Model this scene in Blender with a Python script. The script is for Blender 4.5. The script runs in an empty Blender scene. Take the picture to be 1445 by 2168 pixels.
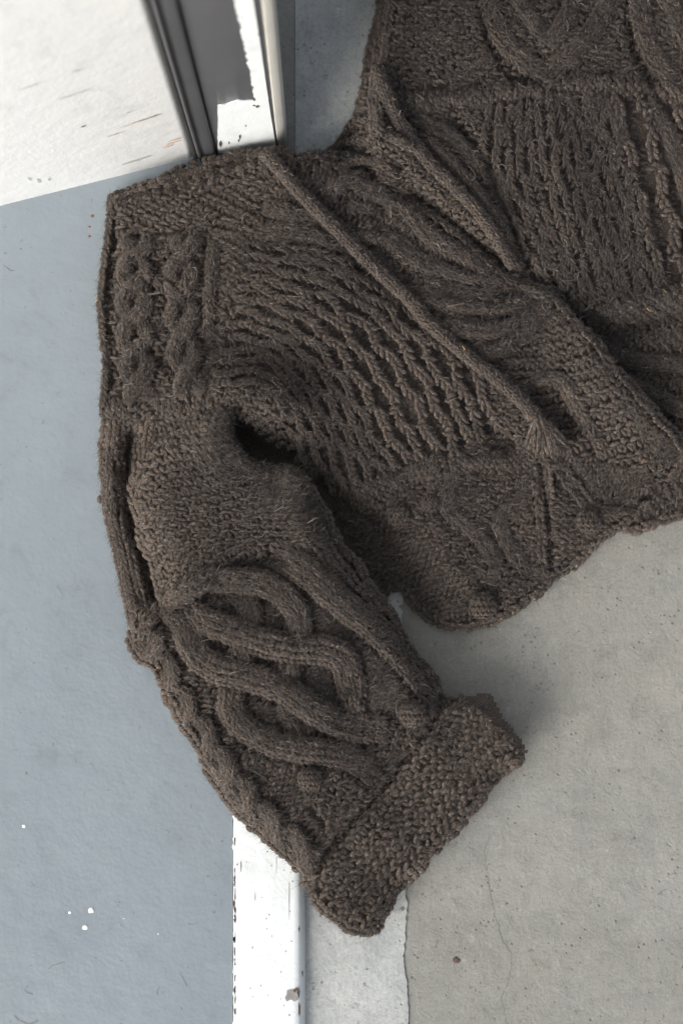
import bpy, math
import numpy as np
from mathutils import Vector, Matrix

sc = bpy.context.scene
COL = sc.collection
rng = np.random.default_rng(7)

# ------------------------------------------------------------------ camera
S = 0.0003            # metres per photo pixel on the ground
F = 3000.0            # focal length in photo pixels
CW, CH = 1445.0, 2168.0
CAM = Vector((-0.0098, -0.0468, 0.90))
nad = Vector(((690 - CW / 2) / F, -(1240 - CH / 2) / F, -1)).normalized()
Rq = nad.rotation_difference(Vector((0, 0, -1)))
cd = bpy.data.cameras.new('camera')
cam = bpy.data.objects.new('camera', cd)
COL.objects.link(cam)
cam.location = CAM
cam.rotation_mode = 'QUATERNION'
cam.rotation_quaternion = Rq
cd.sensor_fit = 'VERTICAL'
cd.sensor_height = 24.0
cd.lens = 24.0 * F / CH
cd.clip_start = 0.01
cd.clip_end = 100
cd.dof.use_dof = True
cd.dof.focus_distance = 0.865
cd.dof.aperture_fstop = 3.2
sc.camera = cam
RM = np.array(Rq.to_matrix())

# ------------------------------------------------------------------ world, sun
SUN_EL, SUN_AZ = math.radians(28), math.radians(224)   # azimuth: direction the light comes FROM, counter-clockwise from +x
w = bpy.data.worlds.new('World')
sc.world = w
w.use_nodes = True
nt = w.node_tree
sky = nt.nodes.new('ShaderNodeTexSky')
sky.sky_type = 'NISHITA'
sky.sun_disc = False
sky.sun_elevation = SUN_EL
sky.sun_rotation = math.pi / 2 - SUN_AZ
sky.air_density = 1.0
sky.dust_density = 4.0
bg = nt.nodes['Background']
hs_ = nt.nodes.new('ShaderNodeHueSaturation')     # thin overcast: a paler sky
hs_.inputs['Saturation'].default_value = 0.38
nt.links.new(sky.outputs[0], hs_.inputs['Color'])
nt.links.new(hs_.outputs[0], bg.inputs[0])
bg.inputs[1].default_value = 0.085
sd = bpy.data.lights.new('sun', 'SUN')
sd.energy = 1.5
sd.angle = math.radians(32)
sd.color = (1.0, 0.965, 0.92)
so = bpy.data.objects.new('sun', sd)
COL.objects.link(so)
v = Vector((math.cos(SUN_EL) * math.cos(SUN_AZ), math.cos(SUN_EL) * math.sin(SUN_AZ), math.sin(SUN_EL)))
so.rotation_mode = 'QUATERNION'
so.rotation_quaternion = v.to_track_quat('Z', 'Y')
so.location = v * 5
sc.view_settings.view_transform = 'Standard'
sc.view_settings.look = 'None'
sc.view_settings.exposure = 1.28
sc.view_settings.gamma = 1.0
sc.cycles.max_bounces = 6


def U(P):
    """(photo x, photo y, height in px units) -> world metres"""
    P = np.asarray(P, dtype=np.float64)
    one = P.ndim == 1
    P = np.atleast_2d(P)
    d = np.stack([(P[:, 0] - CW / 2) / F, -(P[:, 1] - CH / 2) / F, -np.ones(len(P))], 1) @ RM.T
    t = (CAM[2] - P[:, 2] * S) / (-d[:, 2])
    X = d * t[:, None] + np.array(CAM)
    return X[0] if one else X


# ------------------------------------------------------------------ materials
def new_mat(name):
    m = bpy.data.materials.new(name)
    m.use_nodes = True
    return m, m.node_tree, m.node_tree.nodes['Principled BSDF']


def N(nt, typ, **kw):
    n = nt.nodes.new(typ)
    for k, v_ in kw.items():
        if k in n.inputs:
            n.inputs[k].default_value = v_
        else:
            setattr(n, k, v_)
    return n


def ramp(nt, src, stops, interp='LINEAR'):
    r = nt.nodes.new('ShaderNodeValToRGB')
    r.color_ramp.interpolation = interp
    els = r.color_ramp.elements
    while len(els) < len(stops):
        els.new(0.5)
    for e, (p, c) in zip(els, stops):
        e.position = p
        e.color = (c[0], c[1], c[2], 1) if hasattr(c, '__len__') else (c, c, c, 1)
    nt.links.new(src, r.inputs[0])
    return r


def noise(nt, vec, scale, detail=3, rough=0.5, dist=0.0):
    n = nt.nodes.new('ShaderNodeTexNoise')
    n.inputs['Scale'].default_value = scale
    n.inputs['Detail'].default_value = detail
    n.inputs['Roughness'].default_value = rough
    n.inputs['Distortion'].default_value = dist
    if vec is not None:
        nt.links.new(vec, n.inputs['Vector'])
    return n


def mix(nt, fac, a, b, typ='MIX'):
    m = nt.nodes.new('ShaderNodeMix')
    m.data_type = 'RGBA'
    m.blend_type = typ
    for i, x in ((0, fac), (6, a), (7, b)):
        if hasattr(x, 'is_linked') or isinstance(x, bpy.types.NodeSocket):
            nt.links.new(x, m.inputs[i])
        elif i == 0:
            m.inputs[i].default_value = x
        else:
            m.inputs[i].default_value = (x[0], x[1], x[2], 1)
    return m.outputs[2]


def bump(nt, src, strength, dist, prev=None):
    b = nt.nodes.new('ShaderNodeBump')
    b.inputs['Strength'].default_value = strength
    b.inputs['Distance'].default_value = dist
    nt.links.new(src, b.inputs['Height'])
    if prev is not None:
        nt.links.new(prev, b.inputs['Normal'])
    return b.outputs[0]


def wool_material():
    m, nt, p = new_mat('heather_brown_wool')
    a = N(nt, 'ShaderNodeAttribute', attribute_name='fib')
    mp = nt.nodes.new('ShaderNodeMapping')
    mp.inputs['Scale'].default_value = (1.0, 5.5, 1.0)
    nt.links.new(a.outputs['Vector'], mp.inputs[0])
    n1 = noise(nt, mp.outputs[0], 2.6, 4, 0.65, 0.4)
    c = ramp(nt, n1.outputs['Fac'], [(0.37, (0.006, 0.006, 0.0065)), (0.44, (0.027, 0.024, 0.022)),
                                     (0.51, (0.063, 0.050, 0.043)), (0.58, (0.140, 0.117, 0.103)), (0.69, (0.34, 0.30, 0.27))])
    n2 = noise(nt, mp.outputs[0], 1.3, 2, 0.5)
    tint = ramp(nt, n2.outputs['Fac'], [(0.36, (0.86, 0.97, 1.14)), (0.5, (1, 1, 1)), (0.64, (1.18, 0.99, 0.80))])
    col = mix(nt, 1.0, c.outputs[0], tint.outputs[0], 'MULTIPLY')
    sep = nt.nodes.new('ShaderNodeSeparateXYZ')
    nt.links.new(a.outputs['Vector'], sep.inputs[0])
    wn = N(nt, 'ShaderNodeTexWhiteNoise', noise_dimensions='1D')
    nt.links.new(sep.outputs[2], wn.inputs['W'])
    gl = noise(nt, N(nt, 'ShaderNodeNewGeometry').outputs['Position'], 16, 3, 0.55)
    gv = ramp(nt, gl.outputs['Fac'], [(0.3, (0.82, 0.83, 0.86)), (0.7, (1.18, 1.15, 1.10))])
    col = mix(nt, 1.0, col, gv.outputs[0], 'MULTIPLY')
    v_ = ramp(nt, wn.outputs['Value'], [(0, 0.80), (1, 1.15)])
    col = mix(nt, 1.0, col, v_.outputs[0], 'MULTIPLY')
    nt.links.new(col, p.inputs['Base Color'])
    p.inputs['Roughness'].default_value = 0.95
    p.inputs['Specular IOR Level'].default_value = 0.15
    p.inputs['Sheen Weight'].default_value = 0.12
    p.inputs['Sheen Roughness'].default_value = 0.6
    p.inputs['Sheen Tint'].default_value = (0.9, 0.75, 0.62, 1)
    nt.links.new(bump(nt, n1.outputs['Fac'], 0.9, 0.0008), p.inputs['Normal'])
    return m


def fuzz_material(name, stops):
    m, nt, p = new_mat(name)
    h = nt.nodes.new('ShaderNodeHairInfo')
    r = ramp(nt, h.outputs['Random'], stops)
    nt.links.new(r.outputs[0], p.inputs['Base Color'])
    p.inputs['Roughness'].default_value = 0.7
    p.inputs['Specular IOR Level'].default_value = 0.3
    return m


WOOL = wool_material()
FUZZ = fuzz_material('wool_fuzz', [(0.0, (0.014, 0.013, 0.013)), (0.3, (0.038, 0.033, 0.030)), (0.55, (0.086, 0.068, 0.058)), (0.65, (0.10, 0.072, 0.056)), (0.75, (0.12, 0.115, 0.115)),
                                   (0.9, (0.18, 0.155, 0.135)), (1.0, (0.38, 0.34, 0.29))])
LONG = fuzz_material('pale_stray_fibre', [(0.0, (0.25, 0.2, 0.16)), (0.6, (0.5, 0.45, 0.38)), (1.0, (0.7, 0.62, 0.52))])


def m_plate():
    m, nt, p = new_mat('blue_grey_floor_paint')
    g = N(nt, 'ShaderNodeNewGeometry').outputs['Position']
    n1 = noise(nt, g, 9, 5, 0.6)
    n2 = noise(nt, g, 55, 5, 0.65, 0.6)
    n3 = noise(nt, g, 330, 3, 0.6, 1.0)
    c = ramp(nt, n1.outputs['Fac'], [(0.3, (0.190, 0.222, 0.246)), (0.7, (0.220, 0.256, 0.280))])
    c2 = ramp(nt, n2.outputs['Fac'], [(0.28, (0.90, 0.89, 0.88)), (0.42, (1, 1, 1)), (0.7, (1.03, 1.03, 1.03))])
    col = mix(nt, 1.0, c.outputs[0], c2.outputs[0], 'MULTIPLY')
    sp = ramp(nt, n3.outputs['Fac'], [(0.27, 1.0), (0.32, 0.0)])
    col = mix(nt, sp.outputs[0], col, (0.13, 0.12, 0.11))
    # scuffs
    mp = nt.nodes.new('ShaderNodeMapping')
    mp.inputs['Scale'].default_value = (1, 4.0, 1)
    mp.inputs['Rotation'].default_value = (0, 0, 0.4)
    nt.links.new(g, mp.inputs[0])
    n5 = noise(nt, mp.outputs[0], 40, 6, 0.7, 1.5)
    sc_ = ramp(nt, n5.outputs['Fac'], [(0.28, 0.6), (0.34, 0.0)])
    col = mix(nt, sc_.outputs[0], col, (0.20, 0.19, 0.17))
    nt.links.new(col, p.inputs['Base Color'])
    rr = ramp(nt, n2.outputs['Fac'], [(0.3, 0.30), (0.7, 0.42)])
    nt.links.new(rr.outputs[0], p.inputs['Roughness'])
    p.inputs['Specular IOR Level'].default_value = 0.5
    n4 = noise(nt, g, 70, 3, 0.45)
    b = bump(nt, n4.outputs['Fac'], 0.16, 0.003)
    n6 = noise(nt, g, 420, 2, 0.5)
    b = bump(nt, n6.outputs['Fac'], 0.18, 0.0008, b)
    nt.links.new(b, p.inputs['Normal'])
    return m


def m_white(name, base=(0.80, 0.80, 0.78), wear=0.32, scale=1.0, rough=0.42, dirt=(0.22, 0.19, 0.16)):
    m, nt, p = new_mat(name)
    g = N(nt, 'ShaderNodeNewGeometry').outputs['Position']
    n1 = noise(nt, g, 26 * scale, 6, 0.65, 0.8)
    n2 = noise(nt, g, 150 * scale, 5, 0.7, 1.2)
    n3 = noise(nt, g, 14 * scale, 3, 0.5)
    c = ramp(nt, n1.outputs['Fac'], [(0.30, tuple(x * 0.88 for x in base)), (0.46, base), (0.8, base)])
    msk = ramp(nt, n2.outputs['Fac'], [(wear - 0.04, 1.0), (wear + 0.02, 0.0)])
    msk2 = ramp(nt, n3.outputs['Fac'], [(0.45, 0.0), (0.6, 1.0)])
    mul = N(nt, 'ShaderNodeMath', operation='MULTIPLY')
    nt.links.new(msk.outputs[0], mul.inputs[0])
    nt.links.new(msk2.outputs[0], mul.inputs[1])
    col = mix(nt, mul.outputs[0], c.outputs[0], dirt)
    nt.links.new(col, p.inputs['Base Color'])
    p.inputs['Roughness'].default_value = rough
    n4 = noise(nt, g, 60 * scale, 4, 0.6)
    b = bump(nt, n4.outputs['Fac'], 0.25, 0.002)
    b = bump(nt, n2.outputs['Fac'], 0.3, 0.0008, b)
    nt.links.new(b, p.inputs['Normal'])
    return m


def m_concrete(name, lo, hi):
    m, nt, p = new_mat(name)
    g = N(nt, 'ShaderNodeNewGeometry').outputs['Position']
    n1 = noise(nt, g, 11, 6, 0.6, 0.3)
    n2 = noise(nt, g, 75, 6, 0.7, 0.4)
    n3 = noise(nt, g, 600, 3, 0.6)
    c = ramp(nt, n1.outputs['Fac'], [(0.32, lo), (0.66, hi)])
    c2 = ramp(nt, n2.outputs['Fac'], [(0.28, (0.84, 0.84, 0.84)), (0.48, (1, 1, 1)), (0.7, (1.07, 1.06, 1.04))])
    col = mix(nt, 1.0, c.outputs[0], c2.outputs[0], 'MULTIPLY')
    c3 = ramp(nt, n3.outputs['Fac'], [(0.3, 0.86), (0.7, 1.12)])
    col = mix(nt, 1.0, col, c3.outputs[0], 'MULTIPLY')
    nw = noise(nt, g, 4.5, 3, 0.5)
    wm = ramp(nt, nw.outputs['Fac'], [(0.48, 0.0), (0.68, 0.75)])
    col = mix(nt, wm.outputs[0], col, mix(nt, 1.0, col, (1.03, 0.99, 0.90), 'MULTIPLY'))
    # brushed streaks running along the doorway
    mp = nt.nodes.new('ShaderNodeMapping')
    mp.inputs['Scale'].default_value = (1, 0.12, 1)
    nt.links.new(g, mp.inputs[0])
    n5 = noise(nt, mp.outputs[0], 420, 3, 0.6)
    c5 = ramp(nt, n5.outputs['Fac'], [(0.35, 0.96), (0.65, 1.03)])
    col = mix(nt, 1.0, col, c5.outputs[0], 'MULTIPLY')
    n7 = noise(nt, g, 190, 4, 0.75, 0.3)
    sp7 = ramp(nt, n7.outputs['Fac'], [(0.33, 0.55), (0.39, 0.0)])
    col = mix(nt, sp7.outputs[0], col, tuple(x * 0.55 for x in lo))
    n8 = noise(nt, g, 130, 5, 0.8, 0.5)
    sp8 = ramp(nt, n8.outputs['Fac'], [(0.60, 0.0), (0.68, 0.5)])
    col = mix(nt, sp8.outputs[0], col, tuple(min(1, x * 1.45) for x in hi))
    n9 = noise(nt, g, 28, 5, 0.7, 1.2)
    st9 = ramp(nt, n9.outputs['Fac'], [(0.30, 0.35), (0.42, 0.0)])
    col = mix(nt, st9.outputs[0], col, (lo[0] * 0.70, lo[1] * 0.68, lo[2] * 0.58))
    vo = nt.nodes.new('ShaderNodeTexVoronoi')
    vo.inputs['Scale'].default_value = 210
    nt.links.new(g, vo.inputs['Vector'])
    pt = ramp(nt, vo.outputs['Distance'], [(0.13, 1.0), (0.22, 0.0)])
    gate = ramp(nt, noise(nt, g, 45, 4, 0.7).outputs['Fac'], [(0.50, 0.0), (0.58, 0.65)])
    mul = N(nt, 'ShaderNodeMath', operation='MULTIPLY')
    nt.links.new(pt.outputs[0], mul.inputs[0])
    nt.links.new(gate.outputs[0], mul.inputs[1])
    col = mix(nt, mul.outputs[0], col, tuple(x * 0.5 for x in lo))
    nt.links.new(col, p.inputs['Base Color'])
    p.inputs['Roughness'].default_value = 0.85
    b = bump(nt, n2.outputs['Fac'], 0.5, 0.0018)
    b = bump(nt, n5.outputs['Fac'], 0.08, 0.0006, b)
    b = bump(nt, n3.outputs['Fac'], 0.35, 0.0005, b)
    inv = N(nt, 'ShaderNodeMath', operation='MULTIPLY')
    nt.links.new(mul.outputs[0], inv.inputs[0])
    inv.inputs[1].default_value = -1
    b = bump(nt, inv.outputs[0], 0.6, 0.0008, b)
    nt.links.new(b, p.inputs['Normal'])
    return m


def m_plain(name, col, rough=0.5, var=0.25, scale=60, metallic=0.0):
    m, nt, p = new_mat(name)
    g = N(nt, 'ShaderNodeNewGeometry').outputs['Position']
    n1 = noise(nt, g, scale, 5, 0.65, 0.4)
    c = ramp(nt, n1.outputs['Fac'], [(0.3, tuple(x * (1 - var) for x in col)), (0.7, tuple(x * (1 + var) for x in col))])
    nt.links.new(c.outputs[0], p.inputs['Base Color'])
    p.inputs['Roughness'].default_value = rough
    p.inputs['Metallic'].default_value = metallic
    nt.links.new(bump(nt, n1.outputs['Fac'], 0.3, 0.001), p.inputs['Normal'])
    return m


M_PLATE = m_plate()
M_PIER = m_white('white_gloss_pier_paint', (0.88, 0.88, 0.86), 0.30, 1.0)
M_SILL = m_white('white_sill_paint', (0.70, 0.73, 0.73), 0.34, 1.3, 0.38)
M_FRAME = m_white('cream_frame_paint', (0.66, 0.64, 0.58), 0.30, 1.0, 0.4)
M_CONC = m_concrete('brushed_concrete', (0.198, 0.196, 0.178), (0.252, 0.249, 0.229))
M_BAND = m_concrete('worn_white_floor_paint', (0.285, 0.30, 0.295), (0.40, 0.41, 0.40))
M_GREY = m_plain('dark_grey_gloss_paint', (0.10, 0.102, 0.108), 0.32, 0.12, 20)
M_RUBBER = m_plain('black_rubber_seal', (0.02, 0.02, 0.02), 0.6, 0.3)
M_CHIP = m_plain('rusty_brown_primer', (0.075, 0.05, 0.04), 0.8, 0.5, 500)
M_DROP = m_plain('white_paint_drop', (0.85, 0.86, 0.86), 0.35, 0.02)
M_CRACK = m_plain('dark_grey_mark', (0.15, 0.15, 0.14), 0.95, 0.3, 500)  # dark grey shared by the cracks, pits and stain spots


# ------------------------------------------------------------------ objects
def link_mesh(name, verts, faces, mat, parent=None, smooth=True, fib=None):
    me = bpy.data.meshes.new(name)
    verts = np.asarray(verts, dtype=np.float32)
    faces = np.asarray(faces, dtype=np.int32)
    n, k = faces.shape
    me.vertices.add(len(verts))
    me.vertices.foreach_set('co', verts.ravel())
    me.loops.add(n * k)
    me.loops.foreach_set('vertex_index', faces.ravel())
    me.polygons.add(n)
    me.polygons.foreach_set('loop_start', np.arange(0, n * k, k, dtype=np.int32))
    me.polygons.foreach_set('loop_total', np.full(n, k, dtype=np.int32))
    me.polygons.foreach_set('use_smooth', np.full(n, smooth, dtype=bool))
    if fib is not None:
        a = me.attributes.new('fib', 'FLOAT_VECTOR', 'POINT')
        a.data.foreach_set('vector', np.asarray(fib, dtype=np.float32).ravel())
    me.update(calc_edges=True)
    me.materials.append(mat)
    o = bpy.data.objects.new(name, me)
    COL.objects.link(o)
    if parent is not None:
        o.parent = parent
    return o


def tag(o, label=None, cat=None, group=None, kind=None):
    for k, x in (('label', label), ('category', cat), ('group', group), ('kind', kind)):
        if x:
            o[k] = x
    return o


def empty(name, loc, label, cat):
    o = bpy.data.objects.new(name, None)
    o.location = loc
    o.empty_display_size = 0.03
    COL.objects.link(o)
    bpy.context.view_layer.update()
    return tag(o, label, cat)


def poly_obj(name, pts, faces, mat, parent=None, bevel=0.0, seg=2):
    """generic n-gon mesh in world coordinates"""
    me = bpy.data.meshes.new(name)
    off = parent.location if parent is not None else Vector((0, 0, 0))
    me.from_pydata([tuple(Vector(p) - off) for p in pts], [], faces)
    me.update()
    me.materials.append(mat)
    o = bpy.data.objects.new(name, me)
    COL.objects.link(o)
    if parent is not None:
        o.parent = parent
    if bevel:
        b = o.modifiers.new('bevel', 'BEVEL')
        b.width = bevel
        b.segments = seg
        b.limit_method = 'ANGLE'
        for p in me.polygons:
            p.use_smooth = True
        b.harden_normals = False
    return o


def prism(name, foot, z0, z1, mat, parent=None, bevel=0.0, seg=2):
    """foot: world xy polygon (counter-clockwise)"""
    n = len(foot)
    a = sum(foot[i][0] * foot[(i + 1) % n][1] - foot[(i + 1) % n][0] * foot[i][1] for i in range(n))
    if a < 0:
        foot = foot[::-1]
    pts = [(x, y, z0) for x, y in foot] + [(x, y, z1) for x, y in foot]
    faces = [tuple(range(n - 1, -1, -1)), tuple(range(n, 2 * n))]
    faces += [(i, (i + 1) % n, n + (i + 1) % n, n + i) for i in range(n)]
    return poly_obj(name, pts, faces, mat, parent, bevel, seg)


PL = 26.0      # floor plate height (px units)
SL = 30.0      # sill height

# ---------------- ground
xs = [-3000, 4500]
g0 = [U((470, 4200, 0)), U((4500, 4200, 0)), U((4500, -3000, 0)), U((470, -3000, 0))]
prism('ground', [(p[0], p[1]) for p in g0], -0.08, 0.0, M_CONC)['kind'] = 'structure'
ground = bpy.data.objects['ground']
# worn white paint band along the sill, with a ragged edge and real thickness
ys = np.arange(-900, 3300, 6.0)
r1 = np.random.default_rng(3)
rag = np.cumsum(r1.normal(0, 0.9, len(ys)))
rag = rag - np.convolve(np.pad(rag, 40, 'edge'), np.ones(81) / 81, 'valid')
rag = rag + r1.normal(0, 0.9, len(ys)) + 3 * (r1.random(len(ys)) > 0.97) * r1.normal(0, 1.5, len(ys))
xe = 858 + (ys - 1900) * 0.012 + rag
top = [U((x, y, 0)) for x, y in zip(xe, ys)]
lft = [U((625, y, 0)) for y in ys]
n = len(ys)
T = 0.0009
V_ = [(p[0], p[1], T) for p in top] + [(p[0], p[1], T) for p in lft] + [(p[0] + 0.0004, p[1], 0.0) for p in top]
Fc = [(i, i + 1, n + i + 1, n + i) for i in range(n - 1)] + [(i + 1, i, 2 * n + i, 2 * n + i + 1) for i in range(n - 1)]
band = poly_obj('painted_band', V_, Fc, M_BAND, None)
band['kind'] = 'structure'

# blue-grey floor plate on the left
r1 = np.random.default_rng(5)
e0 = [U((493, 3300, PL)), U((493, -700, PL))]
foot = [(-2.0, e0[0][1]), (e0[0][0], e0[0][1]), (e0[1][0], e0[1][1]), (-2.0, e0[1][1])]
fl = prism('floor', foot, -0.05, PL * S, M_PLATE)
fl['kind'] = 'structure'

# paint drops on the floor (flattened domes)
def drop(px, py, r, mat, z, name='paint_drop', h=0.28, parent=None):
    k, c = 14, []
    rs = [1.0, 0.9, 0.6]
    hs = [0, 0.55, 0.92]
    vs, fs = [], []
    base = U((px, py, z))
    rr = np.random.default_rng(int(px * 7 + py))
    wob = 1 + 0.10 * rr.normal(size=k)
    for a_, b_ in zip(rs, hs):
        for i in range(k):
            th = 2 * math.pi * i / k
            vs.append((base[0] + r * S * a_ * wob[i] * math.cos(th), base[1] + r * S * a_ * wob[i] * 0.85 * math.sin(th), base[2] + b_ * h * r * S + 0.00003))
    vs.append((base[0], base[1], base[2] + h * r * S))
    for q in range(2):
        for i in range(k):
            fs.append((q * k + i, q * k + (i + 1) % k, (q + 1) * k + (i + 1) % k, (q + 1) * k + i))
    for i in range(k):
        fs.append((2 * k + i, 2 * k + (i + 1) % k, 3 * k))
    o = poly_obj(name, vs, fs, mat, parent)
    for p in o.data.polygons:
        p.use_smooth = True
    return o


for (a, b, r) in ((193, 1927, 6.5), (181, 1963, 6.0), (148, 1932, 3.2), (51, 1749, 4.0), (335, 1977, 1.6), (262, 1945, 1.2)):
    drop(a, b, r, M_DROP, PL, parent=fl)
M_RED = m_plain('red_brown_stain', (0.16, 0.06, 0.055), 0.7, 0.3, 500)
for (a, b, r) in ((196, 457, 4), (190, 480, 2.6), (190, 500, 3.2), (12, 536, 2.5), (45, 527, 2.2), (470, 1781, 2.6), (407, 1786, 1.3), (383, 1776, 1.5)):
    drop(a, b, r, M_RED if b < 520 else M_CRACK, PL, 'stain_spot', 0.05, parent=fl)
drop(966, 2033, 8.5, M_CHIP, 0, 'rust_spot', 0.12, parent=ground)
drop(1003, 2036, 3, M_CRACK, 0, 'stain_spot', 0.1, parent=ground)
drop(851, 1924, 5, M_CRACK, 3, 'stain_spot', 0.1, parent=ground)
rr = np.random.default_rng(11)
for i in range(46):
    a, b = rr.uniform(880, 1440), rr.uniform(1180, 2160)
    drop(a, b, rr.uniform(1.0, 3.2) * (1.5 if rr.random() > 0.9 else 1), M_CRACK, 0, 'pit', 0.03, parent=ground)


def crack(pts, wd=1.1, seed=0, z=0.4, parent=None):
    rr = np.random.default_rng(seed)
    P = []
    for (x0, y0), (x1, y1) in zip(pts[:-1], pts[1:]):
        m_ = max(2, int(math.hypot(x1 - x0, y1 - y0) / 7))
        for i in range(m_):
            t = i / m_
            P.append((x0 + (x1 - x0) * t + rr.normal(0, 1.3), y0 + (y1 - y0) * t + rr.normal(0, 1.3)))
    P = np.array(P)
    d = np.gradient(P, axis=0)
    d /= np.linalg.norm(d, axis=1)[:, None] + 1e-6
    nn = np.stack([-d[:, 1], d[:, 0]], 1)
    wv = wd * rr.uniform(0.35, 1.3, len(P))[:, None]
    A, B = P + nn * wv, P - nn * wv
    k = len(P)
    vs = [tuple(U((x, y, z))) for x, y in A] + [tuple(U((x, y, z))) for x, y in B]
    fs = [(i, i + 1, k + i + 1, k + i) for i in range(k - 1)]
    o = poly_obj('crack', vs, fs, M_CRACK, parent)
    if o.data.polygons[0].normal.z < 0:
        o.data.flip_normals()
    return o


crack([(1030, 1850), (1045, 1930), (1062, 1990), (1082, 2020), (1078, 2075), (1060, 2110), (1072, 2168), (1080, 2260)], 0.8, 1, parent=ground)
crack([(1030, 1850), (1024, 1800), (1040, 1760)], 0.5, 2, parent=ground)
#crack([(1083, 1715), (1120, 1722), (1170, 1735), (1200, 1780), (1260, 1820)], 0.6, 3, parent=ground)
#crack([(1300, 1640), (1360, 1600), (1445, 1590), (1520, 1560)], 0.5, 4, parent=ground)

M_SCUFFM = m_plain('brown_grey_scuff', (0.155, 0.165, 0.165), 0.7, 0.2, 400)
def scuff(pts, wd, sd):
    o = crack(pts, wd, sd, PL + 0.4, fl)
    o.name = 'scuff_mark'
    o.data.materials[0] = M_SCUFFM
scuff([(58, 2085), (52, 2097), (62, 2106), (74, 2102)], 1.3, 11)
scuff([(30, 2148), (40, 2162), (60, 2168), (78, 2164), (86, 2150)], 1.8, 12)
scuff([(100, 2055), (108, 2045), (125, 2040), (146, 2034)], 1.0, 13)
scuff([(333, 2110), (336, 2092), (342, 2082)], 1.2, 14)
scuff([(382, 2062), (392, 2080), (402, 2094)], 0.9, 15)
scuff([(396, 1955), (412, 1956), (428, 1948)], 0.8, 16)
scuff([(322, 2000), (326, 2010)], 1.0, 17)
scuff([(403, 1704), (408, 1722)], 0.8, 18)
scuff([(8, 560), (22, 575), (40, 572)], 1.0, 19)
scuff([(120, 1240), (135, 1262), (130, 1280)], 0.7, 20)

# ---------------- sill (raised steel threshold painted white)
sill = empty('door_sill', tuple(U((560, 1950, 0))), 'raised white painted steel door sill with chipped edges under the cuff', 'door sill')
ys = np.arange(345, 3300, 8.0)
rr = np.random.default_rng(9)
n = len(ys)
prof = []      # cross-section: list of (x px, z px)
jl = rr.normal(0, 1.0, n) * (rr.random(n) > 0.5)
cross = [(494, PL + 0.6), (497, SL), (620, SL), (630, SL - 1.2), (636, SL - 5), (640, SL - 12), (646, 3.2), (646, -20), (494, -20)]
vs, fs = [], []
for i, y in enumerate(ys):
    for j, (x, z) in enumerate(cross):
        jx = jl[i] if j < 2 else 0
        vs.append(tuple(U((x + jx, y, z))))
k = len(cross)
for i in range(n - 1):
    for j in range(k):
        fs.append((i * k + j, i * k + (j + 1) % k, (i + 1) * k + (j + 1) % k, (i + 1) * k + j))
o = poly_obj('sill_bar', vs, fs, M_SILL, sill)
for p in o.data.polygons:
    p.use_smooth = True
o.data.set_sharp_from_angle(angle=math.radians(40))


def chip(cx, cy, rx, ry, z, parent, seed, name='paint_chip', mat=None):
    rr = np.random.default_rng(seed)
    k = 11
    vs = []
    for i in range(k):
        th = 2 * math.pi * i / k
        q = 1 + 0.28 * rr.normal()
        vs.append(tuple(U((cx + rx * q * math.cos(th), cy + ry * q * math.sin(th), z))))
    vs.append(tuple(U((cx, cy, z))))
    fs = [(i, (i + 1) % k, k) for i in range(k)]
    o = poly_obj(name, vs, fs, mat or M_CHIP, parent)
    if o.data.polygons[0].normal.z < 0:
        o.data.flip_normals()
    return o


M_SCAR = m_plain('grey_bare_patch', (0.22, 0.21, 0.20), 0.6, 0.25, 300)
chip(617, 2108, 13, 13, SL + 0.3, sill, 1, mat=M_SCAR)
chip(626, 2096, 8, 4, SL + 0.5, sill, 21)
chip(632, 2105, 3, 10, SL - 1.0, sill, 22)
chip(633, 2140, 3, 16, SL - 2.0, sill, 2)
chip(632, 1968, 2.4, 5, SL - 2.0, sill, 3)
chip(640, 2060, 1.6, 6, SL - 9, sill, 4)
rr = np.random.default_rng(15)
for i in range(26):
    y = rr.uniform(1755, 2168)
    chip(495.5 + rr.uniform(0, 2.0), y, rr.uniform(0.8, 2.2), rr.uniform(3, 12), SL + 0.35, sill, 30 + i)
for i in range(26):
    chip(rr.uniform(500, 620), rr.uniform(1740, 2168), rr.uniform(0.6, 1.8), rr.uniform(0.8, 3.0), SL + 0.3, sill, 70 + i, mat=M_SCAR)
for (a, b, c_, d_) in ((510, 1835, 2, 14), (540, 1900, 1.2, 10), (585, 1830, 1.0, 20), (612, 1900, 1.2, 40), (605, 1780, 0.9, 20)):
    chip(a, b, c_ * 0.7, d_, SL + 0.3, sill, int(a), mat=M_SCAR)

# ---------------- white pier (vertical) on the left and the door frame beside it
Zt = 1.15
def W2(px, py, z=PL):
    p = U((px, py, z))
    return Vector((p[0], p[1]))

pa, pb = W2(-20, 441), W2(412, 332)
dirv = (pb - pa).normalized()
nrm = Vector((-dirv.y, dirv.x))
far = pa - dirv * 1.0
pier = empty('door_pier', (pb.x, pb.y, PL * S), 'broad white painted pier rising from the floor at top left', 'pier')
prism('pier_body', [far, pb, pb + nrm * 0.5, far + nrm * 0.5], PL * S - 0.004, Zt, M_PIER, pier, 0.004, 3)
# scratches and stains on the pier face (thin raised/bare marks standing 0.3 mm proud)
def pier_mark(s, z, ls, lz, seed, mat):
    rr = np.random.default_rng(seed)
    k = 9
    c = pb - dirv * s
    vs = []
    for i in range(k):
        th = 2 * math.pi * i / k
        q = 1 + 0.3 * rr.normal()
        a = c + dirv * (ls * q * math.cos(th)) - nrm * 0.0004
        vs.append((a.x, a.y, z + lz * q * math.sin(th) + ls * 0.2 * math.cos(th)))
    a = c - nrm * 0.0004
    vs.append((a.x, a.y, z))
    return poly_obj('scuff', vs, [(i, (i + 1) % k, k) for i in range(k)], mat, pier)

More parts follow.
